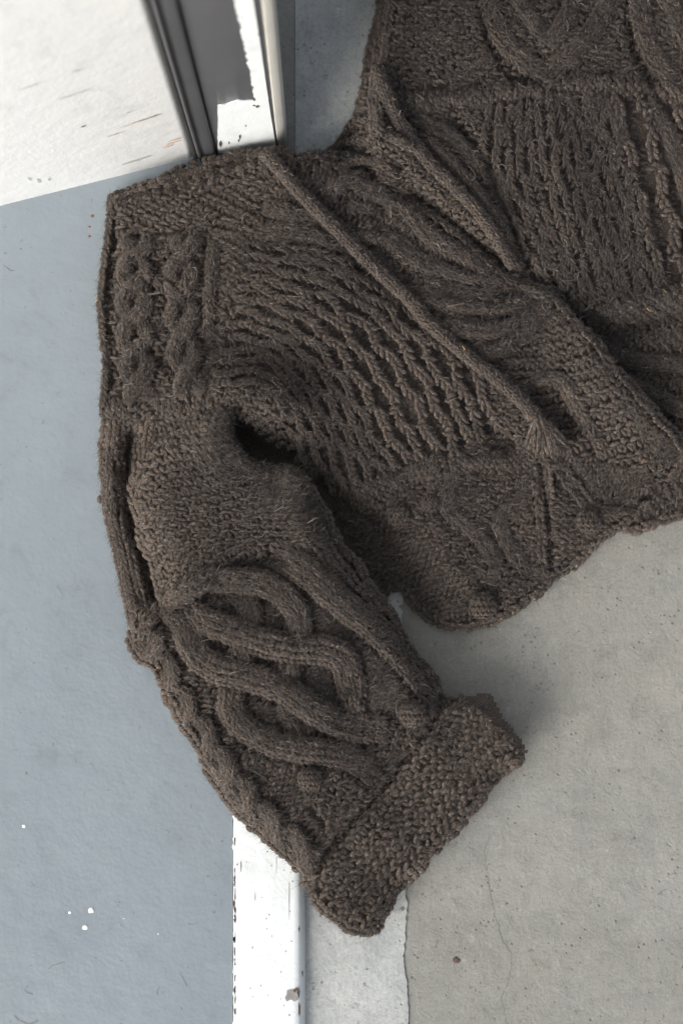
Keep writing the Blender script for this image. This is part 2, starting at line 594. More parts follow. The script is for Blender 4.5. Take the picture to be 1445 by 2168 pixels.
M_SCUFF = m_plain('grey_green_scuff', (0.42, 0.44, 0.40), 0.6, 0.3, 300)
M_RUST = m_plain('rust_scratch', (0.52, 0.38, 0.27), 0.8, 0.4, 300)
for i, (s, z, ls, lz, mt) in enumerate(((0.010, 0.045, 0.007, 0.0012, M_RUST), (0.008, 0.050, 0.005, 0.001, M_RUST), (0.013, 0.041, 0.004, 0.001, M_RUST),
        (0.03, 0.095, 0.014, 0.0004, M_RUST), (0.025, 0.115, 0.010, 0.0004, M_SCUFF), (0.05, 0.16, 0.012, 0.0006, M_SCUFF),
        (0.035, 0.030, 0.010, 0.002, M_SCUFF), (0.07, 0.185, 0.012, 0.0008, M_SCUFF), (0.045, 0.19, 0.006, 0.0012, M_SCUFF),
        (0.10, 0.045, 0.0012, 0.004, M_SCUFF), (0.096, 0.038, 0.0012, 0.005, M_SCUFF), (0.09, 0.035, 0.001, 0.003, M_SCUFF),
        (0.055, 0.11, 0.002, 0.001, M_CHIP), (0.04, 0.085, 0.006, 0.0004, M_CHIP), (0.018, 0.098, 0.009, 0.0004, M_CHIP))):
    pier_mark(s, z, ls * 0.75, lz * 0.8, i, mt)

fr = empty('door_frame', (W2(520, 300).x, W2(520, 300).y, PL * S), 'dark grey and white steel door frame upright beside the pier', 'door frame')
z0 = PL * S - 0.003
def fprism(name, pts, mat, za=z0, zb=Zt, bevel=0.0012, zpx=PL):
    return prism(name, [tuple(W2(x, y, zpx)) for x, y in pts], za, zb, mat, fr, bevel, 2)
fprism('rubber_seal', [(408, 336), (420, 338), (420, 250), (408, 250)], M_RUBBER)
fprism('grey_channel', [(420.5, 342), (458, 335), (458, 262), (420.5, 262)], M_GREY)
fprism('seal_lip', [(426, 345.5), (431, 345), (431, 342.2), (426, 342.4)], M_RUBBER)
# the lit face of the frame: grey above, white paint coat below and along its right edge
fprism('grey_face', [(458.5, 327), (586, 308), (586, 262), (458.5, 262)], M_GREY)
fprism('frame_return', [(586.5, 309), (606, 300), (606, 255), (586.5, 255)], M_FRAME, za=0.001)

def face_sheet(name, contour, mat, off=0.0006, th=0.0006):
    """contour in (photo x, photo y) points lying on the lit face; built as a thin coat standing proud of it"""
    A, B = W2(458.5, 327), W2(586, 308)
    d = (B - A).normalized()
    nn = Vector((d.y, -d.x))
    P0 = np.array((A.x + nn.x * off, A.y + nn.y * off, 0.0))
    nv = np.array((nn.x, nn.y, 0.0))
    cam_ = np.array(CAM)
    pts = []
    for (x, y) in contour:
        r = (U((x, y, 0)) - cam_)
        t = np.dot(P0 - cam_, nv) / np.dot(r, nv)
        pts.append(cam_ + r * t)
    k = len(pts)
    back = [p - nv * (off * 0.8 ) for p in pts]
    vs = [tuple(p) for p in pts] + [tuple(p) for p in back]
    fs = [tuple(range(k))] + [(i, (i + 1) % k, k + (i + 1) % k, k + i) for i in range(k)]
    o = poly_obj(name, vs, fs, mat, fr)
    return o

rr = np.random.default_rng(4)
edge_l = []
for y in np.arange(215, -40, -5.0):
    t = (215 - y) / 215
    edge_l.append((541 - 45 * t + rr.normal(0, 1.4) + (3 if rr.random() > 0.75 else 0), y))
topx = edge_l[-1]
cont = [(584, 309), (574, 250), (562, 170), (549, 80), (536, 0), (531, -36)]
cont += edge_l[::-1]
cont = cont + [(534, 212), (520, 213), (505, 212), (490, 216), (478, 221), (466, 222), (461, 224)]
cont += [(461 + rr.normal(0, 0.7), y) for y in np.arange(230, 325, 7.0)] + [(462, 326), (500, 321)]
face_sheet('white_paint_coat', cont, M_SILL)
for i, (x, y, a, b) in enumerate(((548, 72, 3, 6), (467, 305, 5, 9), (508, 290, 3, 7), (505, 298, 2, 5), (520, 267, 2, 2), (485, 303, 2, 4), (545, 226, 6, 3), (538, 224, 5, 2))):
    rr = np.random.default_rng(i)
    a, b = a * 0.65, b * 0.65
    c = [(x + a * (1 + .25 * rr.normal()) * math.cos(t), y + b * (1 + .25 * rr.normal()) * math.sin(t)) for t in np.linspace(0, 2 * math.pi, 9, endpoint=False)]
    face_sheet('paint_chip', c, M_CHIP, off=0.0009)

# ================================================================== knitwear
GX0, GY0, GX1, GY1, ST = -60, -260, 1720, 2260, 3.0
gx = np.arange(GX0, GX1, ST)
gy = np.arange(GY0, GY1, ST)
XX, YY = np.meshgrid(gx, gy)
NYg, NXg = XX.shape


def smooth_noise(scale, seed, amp=1.0):
    r = np.random.default_rng(seed)
    m_, n_ = int((GY1 - GY0) / scale) + 4, int((GX1 - GX0) / scale) + 4
    g = r.normal(size=(m_, n_))
    fx, fy = (XX - GX0) / scale + 0.5, (YY - GY0) / scale + 0.5
    ix, iy = fx.astype(int), fy.astype(int)
    tx, ty = fx - ix, fy - iy
    tx, ty = tx * tx * (3 - 2 * tx), ty * ty * (3 - 2 * ty)
    return amp * ((g[iy, ix] * (1 - tx) + g[iy, ix + 1] * tx) * (1 - ty) + (g[iy + 1, ix] * (1 - tx) + g[iy + 1, ix + 1] * tx) * ty)


def crom(pts, step=4.0):
    P = np.array(pts, dtype=float)
    if len(P) == 2:
        k = max(2, int(np.linalg.norm(P[1] - P[0]) / step))
        return P[0] + (P[1] - P[0]) * np.linspace(0, 1, k)[:, None]
    Q = np.vstack([2 * P[0] - P[1], P, 2 * P[-1] - P[-2]])
    out = []
    for i in range(1, len(Q) - 2):
        k = max(2, int(np.linalg.norm(Q[i + 1] - Q[i]) / step))
        t = np.linspace(0, 1, k, endpoint=False)[:, None]
        a, b, c, d = Q[i - 1], Q[i], Q[i + 1], Q[i + 2]
        out.append(0.5 * ((2 * b) + (-a + c) * t + (2 * a - 5 * b + 4 * c - d) * t ** 2 + (-a + 3 * b - 3 * c + d) * t ** 3))
    out.append(P[-1:])
    return np.vstack(out)


def arcpar(C, n_):
    d = np.r_[0, np.cumsum(np.linalg.norm(np.diff(C, axis=0), axis=1))]
    s = np.linspace(0, d[-1], n_)
    return np.stack([np.interp(s, d, C[:, k]) for k in range(C.shape[1])], 1)


def clen(C):
    return np.linalg.norm(np.diff(C, axis=0), axis=1).sum()


def bbox_idx(C, pad):
    x0 = max(0, int((C[:, 0].min() - pad - GX0) / ST)); x1 = min(NXg, int((C[:, 0].max() + pad - GX0) / ST) + 2)
    y0 = max(0, int((C[:, 1].min() - pad - GY0) / ST)); y1 = min(NYg, int((C[:, 1].max() + pad - GY0) / ST) + 2)
    return slice(y0, y1), slice(x0, x1)


def dist_to(C, sl, closed=False):
    """distance from grid points of the slice to polyline C, and the arc parameter of the nearest point"""
    x, y = XX[sl], YY[sl]
    best = np.full(x.shape, 1e9)
    par = np.zeros(x.shape)
    D = np.vstack([C, C[:1]]) if closed else C
    acc = 0.0
    tot = clen(D)
    for a, b in zip(D[:-1], D[1:]):
        ab = b - a
        L2 = ab @ ab + 1e-9
        t = np.clip(((x - a[0]) * ab[0] + (y - a[1]) * ab[1]) / L2, 0, 1)
        d = np.hypot(x - a[0] - t * ab[0], y - a[1] - t * ab[1])
        m_ = d < best
        best[m_] = d[m_]
        par[m_] = (acc + t * math.sqrt(L2))[m_] / tot
        acc += math.sqrt(L2)
    return best, par


def inside(C, sl):
    x, y = XX[sl], YY[sl]
    r = np.zeros(x.shape, bool)
    D = np.vstack([C, C[:1]])
    for a, b in zip(D[:-1], D[1:]):
        if a[1] == b[1]:
            continue
        c = ((a[1] > y) != (b[1] > y)) & (x < (b[0] - a[0]) * (y - a[1]) / (b[1] - a[1]) + a[0])
        r ^= c
    return r


def samp(A, x, y):
    fx = np.clip((x - GX0) / ST, 0, NXg - 1.001)
    fy = np.clip((y - GY0) / ST, 0, NYg - 1.001)
    ix, iy = fx.astype(int), fy.astype(int)
    tx, ty = fx - ix, fy - iy
    return (A[iy, ix] * (1 - tx) + A[iy, ix + 1] * tx) * (1 - ty) + (A[iy + 1, ix] * (1 - tx) + A[iy + 1, ix + 1] * tx) * ty


def sstep(a, b, x):
    t = np.clip((x - a) / (b - a), 0, 1)
    return t * t * (3 - 2 * t)


GROUND = np.where(XX < 648, SL, 0.0) * 1.0
GSOFT = SL * (1 - sstep(640, 860, XX))

FULL = (slice(0, NYg), slice(0, NXg))


class Layer:
    def __init__(s, name, outline, under, thick, roll, lift=4.0):
        """outline: closed photo-px polygon; under: height array it rests on"""
        s.name = name
        C = crom(list(outline) + [outline[0]], 10)[:-1]
        s.C = C
        sl = bbox_idx(C, 30)
        s.mask = np.zeros(XX.shape, bool)
        s.dist = np.zeros(XX.shape)
        d, _ = dist_to(C, sl, True)
        ins = inside(C, sl)
        s.mask[sl] = ins
        s.dist[sl] = np.where(ins, d, -d)
        s.dist[~s.mask & (s.dist == 0)] = -99
        q = np.clip(s.dist / roll, 0, 1)
        s.H = under + lift + thick * np.sqrt(np.clip(1 - (1 - q) ** 2, 0, 1))
        s.B = None
        s.owner = np.zeros(XX.shape, np.int32)
        s.pat = []

    def ridge(s, pts, wd, h, fade=0.15):
        C = crom(pts, 8)
        sl = bbox_idx(C, wd * 2.6)
        d, p = dist_to(C, sl)
        e = np.minimum(sstep(-0.01, fade, p), sstep(-0.01, fade, 1 - p)) if fade else 1
        s.H[sl] += h * np.exp(-(d / wd) ** 2) * e

    def dome(s, x, y, rx, ry, h, ang=0):
        c, n_ = math.cos(ang), math.sin(ang)
        u = ((XX - x) * c + (YY - y) * n_) / rx
        v_ = (-(XX - x) * n_ + (YY - y) * c) / ry
        s.H += h * np.exp(-(u * u + v_ * v_))

    def braid(s, center, amp, seg, wd, h, part, cols=3, phase=0):
        """two strands that cross over each other again and again along a centre line"""
        part = ('cable', None, len(s.pat))
        C = crom(center, 4)
        n_ = max(1, int(round(clen(C) / seg)))
        A = arcpar(C, n_ * 12 + 1)
        D = np.gradient(A, axis=0)
        D /= np.linalg.norm(D, axis=1)[:, None]
        Nn = np.stack([-D[:, 1], D[:, 0]], 1)
        base = s.H.copy()
        for k in range(n_):
            i0, i1 = max(0, k * 12 - 2), min(len(A), (k + 1) * 12 + 3)
            t = (np.arange(i0, i1) - k * 12) / 12.0
            off = amp * np.cos(np.clip(t, 0, 1) * math.pi)
            order = (1, -1) if (k + phase) % 2 == 0 else (-1, 1)
            order = (1, -1)
            for sg in order:
                s.B = base + (0 if sg == order[0] else 5)
                sg2 = sg * (1 if k % 2 == 0 else -1)
                pts = A[i0:i1] + Nn[i0:i1] * (off * sg)[:, None]
                s.strand([tuple(a) for a in pts[::2]] + [tuple(pts[-1])], wd, h, cols, part, hh=12, taper=False, jit=1.1, soft=True)
        s.B = None

    def patch(s, guides, pat, w, h, part=None, dz=0.0, own=True, jit=1.0, cols=None):
        G = [crom(g, 8) for g in guides]
        s.pat.append(dict(G=G, pat=pat, w=w, h=h, part=part, dz=dz, jit=jit, cols=cols))
        i = len(s.pat)
        if own:
            C = np.vstack([G[0]] + [g[-1:] for g in G[1:-1]] + [G[-1][::-1]] + [g[:1] for g in G[1:-1][::-1]])
            sl = bbox_idx(C, 5)
            s.owner[sl][inside(C, sl)] = i
        return i

    def edging(s, y0, y1, x0, x1, wd=17):
        """a column of edge stitches following the outline inside the given box"""
        k = len(s.C)
        d = np.roll(s.C, -1, 0) - np.roll(s.C, 1, 0)
        d /= np.linalg.norm(d, axis=1)[:, None] + 1e-9
        nn = np.stack([-d[:, 1], d[:, 0]], 1)
        c = s.C + nn * 4
        sl = FULL
        # choose the inward side by sampling the signed distance
        sg = np.where(samp(s.dist, c[:, 0], c[:, 1]) > 0, 1.0, -1.0)
        I = s.C + nn * sg[:, None] * (wd * 0.5 + 1)
        ok = (s.C[:, 1] >= y0) & (s.C[:, 1] <= y1) & (s.C[:, 0] >= x0) & (s.C[:, 0] <= x1)
        runs, cur = [], []
        st0 = int(np.argmin(ok)) if not ok.all() else 0
        for q in range(k):
            i = (st0 + q) % k
            if ok[i]:
                cur.append(I[i])
            elif cur:
                runs.append(cur); cur = []
        if cur:
            runs.append(cur)
        for r_ in runs:
            if len(r_) > 5:
                s.strand([tuple(a) for a in r_[::4]] + [tuple(r_[-1])], wd, 5, 1, None, hh=13, taper=False, jit=1.3)

    def strand(s, pts, wd, h, cols=3, part=None, hh=12.0, taper=True, over=True, jit=1.15, soft=False):
        if part is not None and part[0] == 'cable' and len(part) == 1:
            part = ('cable', None, len(s.pat))
        C = crom(pts, 6)
        sl = bbox_idx(C, wd)
        d, p = dist_to(C, sl)
        if s.B is None:
            s.B = s.H.copy()
        hw = wd / 2
        e = np.minimum(sstep(-0.05, 0.22, p), sstep(-0.05, 0.30, 1 - p)) if taper else 1
        if soft:
            e = 0.45 + 0.55 * np.sin(np.clip(p, 0, 1) * math.pi)
        prof = np.sqrt(np.clip(1 - (d / hw) ** 2, 0, 1)) * h * e
        m_ = (d < hw) & (p > 0.002) & (p < 0.998)
        cand = s.B[sl] + prof
        if over:
            s.H[sl] = np.where(m_ & (prof > 0), np.maximum(cand, s.H[sl] * 0.75 + cand * 0.25), s.H[sl])
        else:
            s.H[sl] = np.where(m_, np.maximum(s.H[sl], cand), s.H[sl])
        # crease at both sides
        s.H[sl] -= 5.0 * np.exp(-((d - hw - 4) / 6.0) ** 2) * (d > hw)
        dd = np.gradient(C, axis=0)
        dd /= np.linalg.norm(dd, axis=1)[:, None] + 1e-9
        nn = np.stack([-dd[:, 1], dd[:, 0]], 1)
        s.pat.append(dict(G=[C - nn * hw * 0.98, C, C + nn * hw * 0.98], pat='stock', w=wd / cols, h=hh, part=part, dz=0, jit=jit, cols=cols))
        i = len(s.pat)
        own = s.owner[sl]
        own[m_] = i
        s.owner[sl] = own
        return i


# lump template: a pointed capsule along +t, nr rings x ns sides
NR, NS = 7, 6
_t = np.linspace(-1, 1, NR)
_r = np.sqrt(np.clip(1 - np.abs(_t) ** 2.4, 0, 1)) * 0.92 + 0.05
_r[0] = _r[-1] = 0.16
_th = np.linspace(0, 2 * math.pi, NS, endpoint=False)
TT, TH = np.meshgrid(_t, _th, indexing='ij')
TR = np.repeat(_r[:, None], NS, 1)
_f = []
for i in range(NR - 1):
    for j in range(NS):
        _f.append((i * NS + j, i * NS + (j + 1) % NS, (i + 1) * NS + (j + 1) % NS, (i + 1) * NS + j))
LF = np.array(_f)[:, ::-1]
LV = NR * NS


class Lumps:
    def __init__(s):
        s.c, s.t, s.s, s.n, s.L, s.wd, s.ht, s.bend, s.arch = [], [], [], [], [], [], [], [], []

    def add(s, c, t, sd, n, L, wd, ht, bend, arch):
        k = len(c)
        s.c.append(c); s.t.append(t); s.s.append(sd); s.n.append(n)
        for lst, v_ in ((s.L, L), (s.wd, wd), (s.ht, ht), (s.bend, bend), (s.arch, arch)):
            lst.append(np.broadcast_to(np.asarray(v_, float), (k,)))

    def cat(s):
        for k in ('c', 't', 's', 'n', 'L', 'wd', 'ht', 'bend', 'arch'):
            setattr(s, k, np.concatenate(getattr(s, k)))

    def mesh(s):
        """vertices in px space"""
        k = len(s.c)
        tt = TT.ravel()[None, :]; th = TH.ravel()[None, :]; tr = TR.ravel()[None, :]
        along = tt * s.L[:, None] * 0.5
        sx = np.cos(th) * tr * s.wd[:, None] * 0.5 + s.bend[:, None] * (1 - tt ** 2) + 0 * along
        nz = np.sin(th) * tr * s.ht[:, None] * 0.5 + s.arch[:, None] * (0.5 - tt ** 2)
        V = s.c[:, None, :] + s.t[:, None, :] * along[..., None] + s.s[:, None, :] * sx[..., None] + s.n[:, None, :] * nz[..., None]
        V = V.reshape(-1, 3)
        Fc = (LF[None] + (np.arange(k) * LV)[:, None, None]).reshape(-1, 4)
        rnd = rng.uniform(0, 400, k)
        fib = np.stack([along / 9.0 + rnd[:, None] * 3.1,
                        np.broadcast_to((np.cos(th) + 0.35 * np.sin(th) + tt * 0.8) * 0.42, along.shape),
                        np.broadcast_to(np.floor(rnd)[:, None], along.shape) + 0 * along], -1).reshape(-1, 3)
        return V, Fc, fib


def frame_at(H, P, D):
    """tangent frame on height array H at points P for plane directions D"""
    e = 5.0
    x, y = P[:, 0], P[:, 1]
    gx_ = (samp(H, x + e, y) - samp(H, x - e, y)) / (2 * e)
    gy_ = (samp(H, x, y + e) - samp(H, x, y - e)) / (2 * e)
    g = np.hypot(gx_, gy_)
    k = np.minimum(1, 1.15 / (g + 1e-6))
    gx_, gy_ = gx_ * k, gy_ * k
    D = D / (np.linalg.norm(D, axis=1)[:, None] + 1e-9)
    S_ = np.stack([-D[:, 1], D[:, 0]], 1)
    t3 = np.concatenate([D, (gx_ * D[:, 0] + gy_ * D[:, 1])[:, None]], 1)
    s3 = np.concatenate([S_, (gx_ * S_[:, 0] + gy_ * S_[:, 1])[:, None]], 1)
    n3 = np.stack([-gx_, -gy_, np.ones(len(P))], 1)
    n3 /= np.linalg.norm(n3, axis=1)[:, None]
    st, ss = np.linalg.norm(t3, axis=1), np.linalg.norm(s3, axis=1)
    return t3 / st[:, None], s3 / ss[:, None], n3, st, ss


def make_lumps(L, H, P, D, w, h, pat, ci, ri, jit, dz=0.0):
    """P stitch centres (n,2), D wale directions, ci column idx, ri row idx"""
    n_ = len(P)
    r = rng
    w = np.broadcast_to(w, (n_,)); h = np.broadcast_to(h, (n_,))
    P = P + r.normal(0, 0.06 * jit, (n_, 2)) * np.stack([w, h], 1)
    ang = r.normal(0, 0.10 * jit, n_)
    ca, sa = np.cos(ang), np.sin(ang)
    D = np.stack([D[:, 0] * ca - D[:, 1] * sa, D[:, 0] * sa + D[:, 1] * ca], 1)
    t, s_, nn, st, ss = frame_at(H, P, D)
    z = samp(H, P[:, 0], P[:, 1])
    C = np.concatenate([P, z[:, None]], 1) + nn * (dz + r.normal(0, 0.6 * jit, n_))[:, None]
    sc_ = r.normal(1, 0.07 * jit, n_)
    wS, hS = w * ss, h * st

    def V(m_, up=0.0, big=1.0):
        for sg in (-1, 1):
            a = sg * (0.42 + r.normal(0, 0.07, m_.sum()))
            ca, sa = np.cos(a)[:, None], np.sin(a)[:, None]
            tt = t[m_] * ca + s_[m_] * sa
            s2 = s_[m_] * ca - t[m_] * sa
            c = C[m_] + s_[m_] * (sg * 0.245 * wS[m_])[:, None] + nn[m_] * up
            L.add(c, tt, s2, nn[m_], hS[m_] * 1.62 * sc_[m_] * big, wS[m_] * 0.56 * sc_[m_] * big, w[m_] * 0.50 * big, sg * 0.05 * w[m_], w[m_] * 0.13)

    def purl(m_, up=0.0, big=1.0):
        k = m_.sum()
        a = r.normal(0, 0.14, k) + math.pi / 2
        ca, sa = np.cos(a)[:, None], np.sin(a)[:, None]
        tt = t[m_] * ca + s_[m_] * sa
        s2 = s_[m_] * ca - t[m_] * sa
        L.add(C[m_] + nn[m_] * up + t[m_] * (0.10 * hS[m_])[:, None], tt, s2, nn[m_], wS[m_] * 1.08 * big * sc_[m_], hS[m_] * 0.66 * big, w[m_] * 0.46 * big, r.normal(0, 0.4, k) + 0.22 * h[m_], w[m_] * 0.20)
        # the interlocking half of the yarn's wave, between two bumps
        c = C[m_] + s_[m_] * (0.5 * wS[m_])[:, None] + t[m_] * (0.30 * hS[m_])[:, None] + nn[m_] * (up - 1.0)
        L.add(c, tt, s2, nn[m_], wS[m_] * 0.92 * big, hS[m_] * 0.58 * big, w[m_] * 0.42 * big, -0.24 * h[m_], w[m_] * 0.12)

    allm = np.ones(n_, bool)
    if pat == 'stock':
        V(allm)
    elif pat == 'rev':
        purl(allm)
    elif pat == 'garter':
        ev = ri % 2 == 0
        purl(ev, 3.2, 1.12)
        V(~ev, -2.0, 0.95)
    elif pat == 'moss':
        ev = (ci + ri) % 2 == 0
        purl(ev, 2.6, 1.05)
        V(~ev, -0.8, 0.9)
    elif pat == 'rib':
        ev = ci % 2 == 0
        V(ev, 6.5, 1.12)
        purl(~ev, -8.0, 0.95)
    elif pat == 'broken':      # rib whose knit columns break up into knots
        ev = ci % 2 == 0
        kn = ev & ((ri + ci // 2 * 3) % 7 == 0)
        V(ev & ~kn, 5.5, 1.1)
        purl(kn, 6.5, 1.15)
        purl(~ev, -9.0, 0.9)


class Fuzz:
    def __init__(s):
        s.P = []

    def grow(s, C, T, Nn, count, l0, l1, up=0.35, curl=0.9, off=5.0):
        if not len(C):
            return
        r = rng
        i = r.integers(0, len(C), count)
        c, t, n_ = C[i], T[i], Nn[i]
        sd = np.cross(t, n_)
        base = c + n_ * r.uniform(0.2, 0.9, (count, 1)) * off + sd * r.normal(0, 3.2, (count, 1)) + t * r.normal(0, 4.0, (count, 1))
        a = r.normal(0, 0.6, count)[:, None]
        d = t * np.cos(a) + sd * np.sin(a) + n_ * np.abs(r.normal(0, up, (count, 1)))
        d *= np.where(r.random((count, 1)) > 0.5, 1, -1) * np.array([1, 1, 0])[None] + np.array([0, 0, 1])[None] * 1
        d /= np.linalg.norm(d, axis=1)[:, None]
        ln = r.uniform(l0, l1, (count, 1))
        k = np.cross(d, r.normal(size=(count, 3)))
        k /= np.linalg.norm(k, axis=1)[:, None]
        cu = r.normal(0, curl, (count, 1))
        pts = []
        for q in np.linspace(0, 1, 5):
            a_ = cu * q
            pts.append(base + ln * (d * (np.sin(a_) / (cu + 1e-6)) + k * ((1 - np.cos(a_)) / (cu + 1e-6))))
        s.P.append(np.stack(pts, 1))

    def build(s, name, mat, parent, rad):
        P = np.concatenate(s.P)
        k, m_, _ = P.shape
        X = U(P.reshape(-1, 3))
        if parent is not None:
            X = X - np.array(ROOT)
        cu = bpy.data.hair_curves.new(name)
        cu.add_curves([m_] * k)
        cu.attributes['position'].data.foreach_set('vector', X.astype(np.float32).ravel())
        ra = cu.attributes.get('radius') or cu.attributes.new('radius', 'FLOAT', 'POINT')
        rr = np.tile(np.linspace(1, 0.35, m_), k) * rad * S
        ra.data.foreach_set('value', rr.astype(np.float32))
        cu.materials.append(mat)
        o = bpy.data.objects.new(name, cu)
        COL.objects.link(o)
        o.parent = parent
        o['kind'] = 'stuff'
        return o


# ------------------------------------------------------------------ garment root
_r0 = U((700, 1000, PL))
ROOT = (_r0[0], _r0[1], 0.0)
garment = empty('cardigan', ROOT, 'chunky hand-knitted dark brown wool cardigan with cables, lying over the door sill', 'cardigan')


WPX = smooth_noise(42, 81, 3.2) + smooth_noise(19, 82, 1.4)
WPY = smooth_noise(42, 83, 3.2) + smooth_noise(19, 84, 1.4)


def build_layer(L, fuzz_n=21, step=6.0, sink=8.0):
    """stitches and the backing sheet of one layer"""
    parts = {}
    for idx, p in enumerate(L.pat, 1):
        G = p['G']
        ln = np.mean([clen(g) for g in G])
        nr = max(1, int(round(ln / p['h'])))
        R = [arcpar(g, nr * 3 + 1) for g in G]
        R = np.array(R)                                   # (guides, samples, 2)
        wid = np.mean([np.linalg.norm(R[i + 1] - R[i], axis=1).mean() for i in range(len(G) - 1)]) * (len(G) - 1)
        nc = p['cols'] or max(1, int(round(wid / p['w'])))
        ci, ri = np.meshgrid(np.arange(nc), np.arange(nr), indexing='ij')
        ci, ri = ci.ravel(), ri.ravel()
        u = (ci + 0.5) / nc
        vv = (ri + 0.5) / nr

        def ev(u, v_):
            a = np.clip(u, 0, 1) * (len(G) - 1)
            i0 = np.minimum(a.astype(int), len(G) - 2)
            fa = (a - i0)[:, None]
            b = np.clip(v_, 0, 1) * (R.shape[1] - 1)
            j0 = np.minimum(b.astype(int), R.shape[1] - 2)
            fb = (b - j0)[:, None]
            q = lambda i_, j_: R[i_, j_]
            return (q(i0, j0) * (1 - fb) + q(i0, j0 + 1) * fb) * (1 - fa) + (q(i0 + 1, j0) * (1 - fb) + q(i0 + 1, j0 + 1) * fb) * fa
        u0 = u
        if p['pat'] == 'broken':
            u = u + (0.25 * np.sin(ri * 0.85 + math.pi * (ci // 2) + 0.5 * np.sin(ci * 1.7)) + 0.10 * np.sin(ri * 2.3 + ci * 5.0)) / nc
        P = ev(u, vv)
        if p['part'] is None or p['part'][0] not in ('front_band', 'side_band'):
            P = P + np.stack([samp(WPX, P[:, 0], P[:, 1]), samp(WPY, P[:, 0], P[:, 1])], 1) * (0.5 if p['part'] else 1.0)
        D = ev(u, vv + 0.4 / nr) - ev(u, vv - 0.4 / nr)
        Wv = ev(u + 0.4 / nc, vv) - ev(u - 0.4 / nc, vv)
        wl = np.clip(np.linalg.norm(Wv, axis=1) / 0.8, p['w'] * 0.55, p['w'] * 1.25)
        hl = np.clip(np.linalg.norm(D, axis=1) / 0.8, p['h'] * 0.55, p['h'] * 1.5)
        ix = np.clip(((P[:, 0] - GX0) / ST).round().astype(int), 0, NXg - 1)
        iy = np.clip(((P[:, 1] - GY0) / ST).round().astype(int), 0, NYg - 1)
        ok = (L.owner[iy, ix] == idx) & (L.dist[iy, ix] > 2.5) & (P[:, 0] > GX0 + 5) & (P[:, 0] < GX1 - 8) & (P[:, 1] > GY0 + 5) & (P[:, 1] < GY1 - 8)
        ok &= VIS[L.name][iy, ix]
        if not ok.any():
            continue
        lum = parts.setdefault(p['part'], Lumps())
        make_lumps(lum, L.H, P[ok], D[ok], wl[ok], hl[ok], p['pat'], ci[ok], ri[ok], p['jit'], p['dz'])
    # backing sheet
    k = int(step / ST)
    m_ = (L.dist > 5) & VIS[L.name]
    mk = m_[::k, ::k]
    Hk = (L.H - sink)[::k, ::k]
    xk, yk = XX[::k, ::k], YY[::k, ::k]
    q = mk[:-1, :-1] & mk[1:, :-1] & mk[:-1, 1:] & mk[1:, 1:]
    idg = np.arange(mk.size).reshape(mk.shape)
    Fq = np.stack([idg[:-1, :-1][q], idg[1:, :-1][q], idg[1:, 1:][q], idg[:-1, 1:][q]], 1)
    used, inv = np.unique(Fq.ravel(), return_inverse=True)
    Vs = np.stack([xk.ravel()[used], yk.ravel()[used], Hk.ravel()[used]], 1)
    Fq = inv.reshape(-1, 4)
    fibs = np.stack([Vs[:, 0] / 9, Vs[:, 1] / 14, np.zeros(len(Vs))], 1)
    main = None
    fz = Fuzz()
    nst = 0
    keys = [None] + [k_ for k_ in parts if k_ is not None]
    for key in keys:
        lum = parts[key]
        lum.cat()
        V, Fc, fib = lum.mesh()
        if key is None:
            Fc = np.vstack([Fc, Fq + len(V)])
            V = np.vstack([V, Vs])
            fib = np.vstack([fib, fibs])
        V = U(V) - np.array(ROOT)
        nm = L.name if key is None else key[0]
        par = garment if key is None else main
        o = link_mesh(nm, V, Fc, WOOL, par, True, fib)
        if key is None:
            main = o
        elif len(key) > 1 and key[1]:
            tag(o, key[1])
        nst += len(lum.c)
        up = lum.n
        inf = (lum.c[:, 0] > -40) & (lum.c[:, 0] < 1500) & (lum.c[:, 1] > -60)
        fz.grow(lum.c[inf], lum.t[inf], up[inf], int(inf.sum() * fuzz_n), 5, 15)
        fz.grow(lum.c[inf], lum.t[inf], up[inf], int(inf.sum() * fuzz_n * 0.10), 12, 26, 0.6, 1.8)
        LONGF.append((lum.c[inf], lum.t[inf], up[inf]))
    fz.build('wool_fuzz', FUZZ, main, 0.20)
    print(L.name, 'lumps', nst)
    return main


LONGF = []
VIS = {}

# ============================================================ UNDER PANEL
und = Layer('under_panel', [(1140, 620), (1300, 660), (1445, 640), (1700, 600), (1760, 700), (1760, 1040), (1560, 1080), (1445, 1098),
                            (1375, 1122), (1300, 1115), (1180, 1000)], GSOFT, 20, 26, 3)
und.H += smooth_noise(120, 31, 3)
und.patch([[(1100, 560), (1760, 560)], [(1100, 1160), (1760, 1160)]], 'moss', 17, 13)
und.ridge([(1250, 760), (1350, 720), (1500, 690)], 22, 10)
und.ridge([(1210, 800), (1330, 870), (1445, 930)], 20, -8)
und.strand([(1200, 740), (1300, 800), (1400, 850), (1560, 900)], 42, 14, 3, ('cable',))
und.strand([(1230, 720), (1330, 760), (1445, 770), (1600, 780)], 36, 12, 3, ('cable',))

# ============================================================ BACK PANEL
bk = Layer('back_panel', [(792, -300), (797, -100), (796, 0), (776, 90), (758, 180), (748, 262), (770, 420), (900, 620), (1100, 690),
                          (1190, 690), (1260, 705), (1340, 690), (1445, 662), (1600, 620), (1790, 560), (1790, -300)], np.maximum(GSOFT, 0), 46, 34, 4)
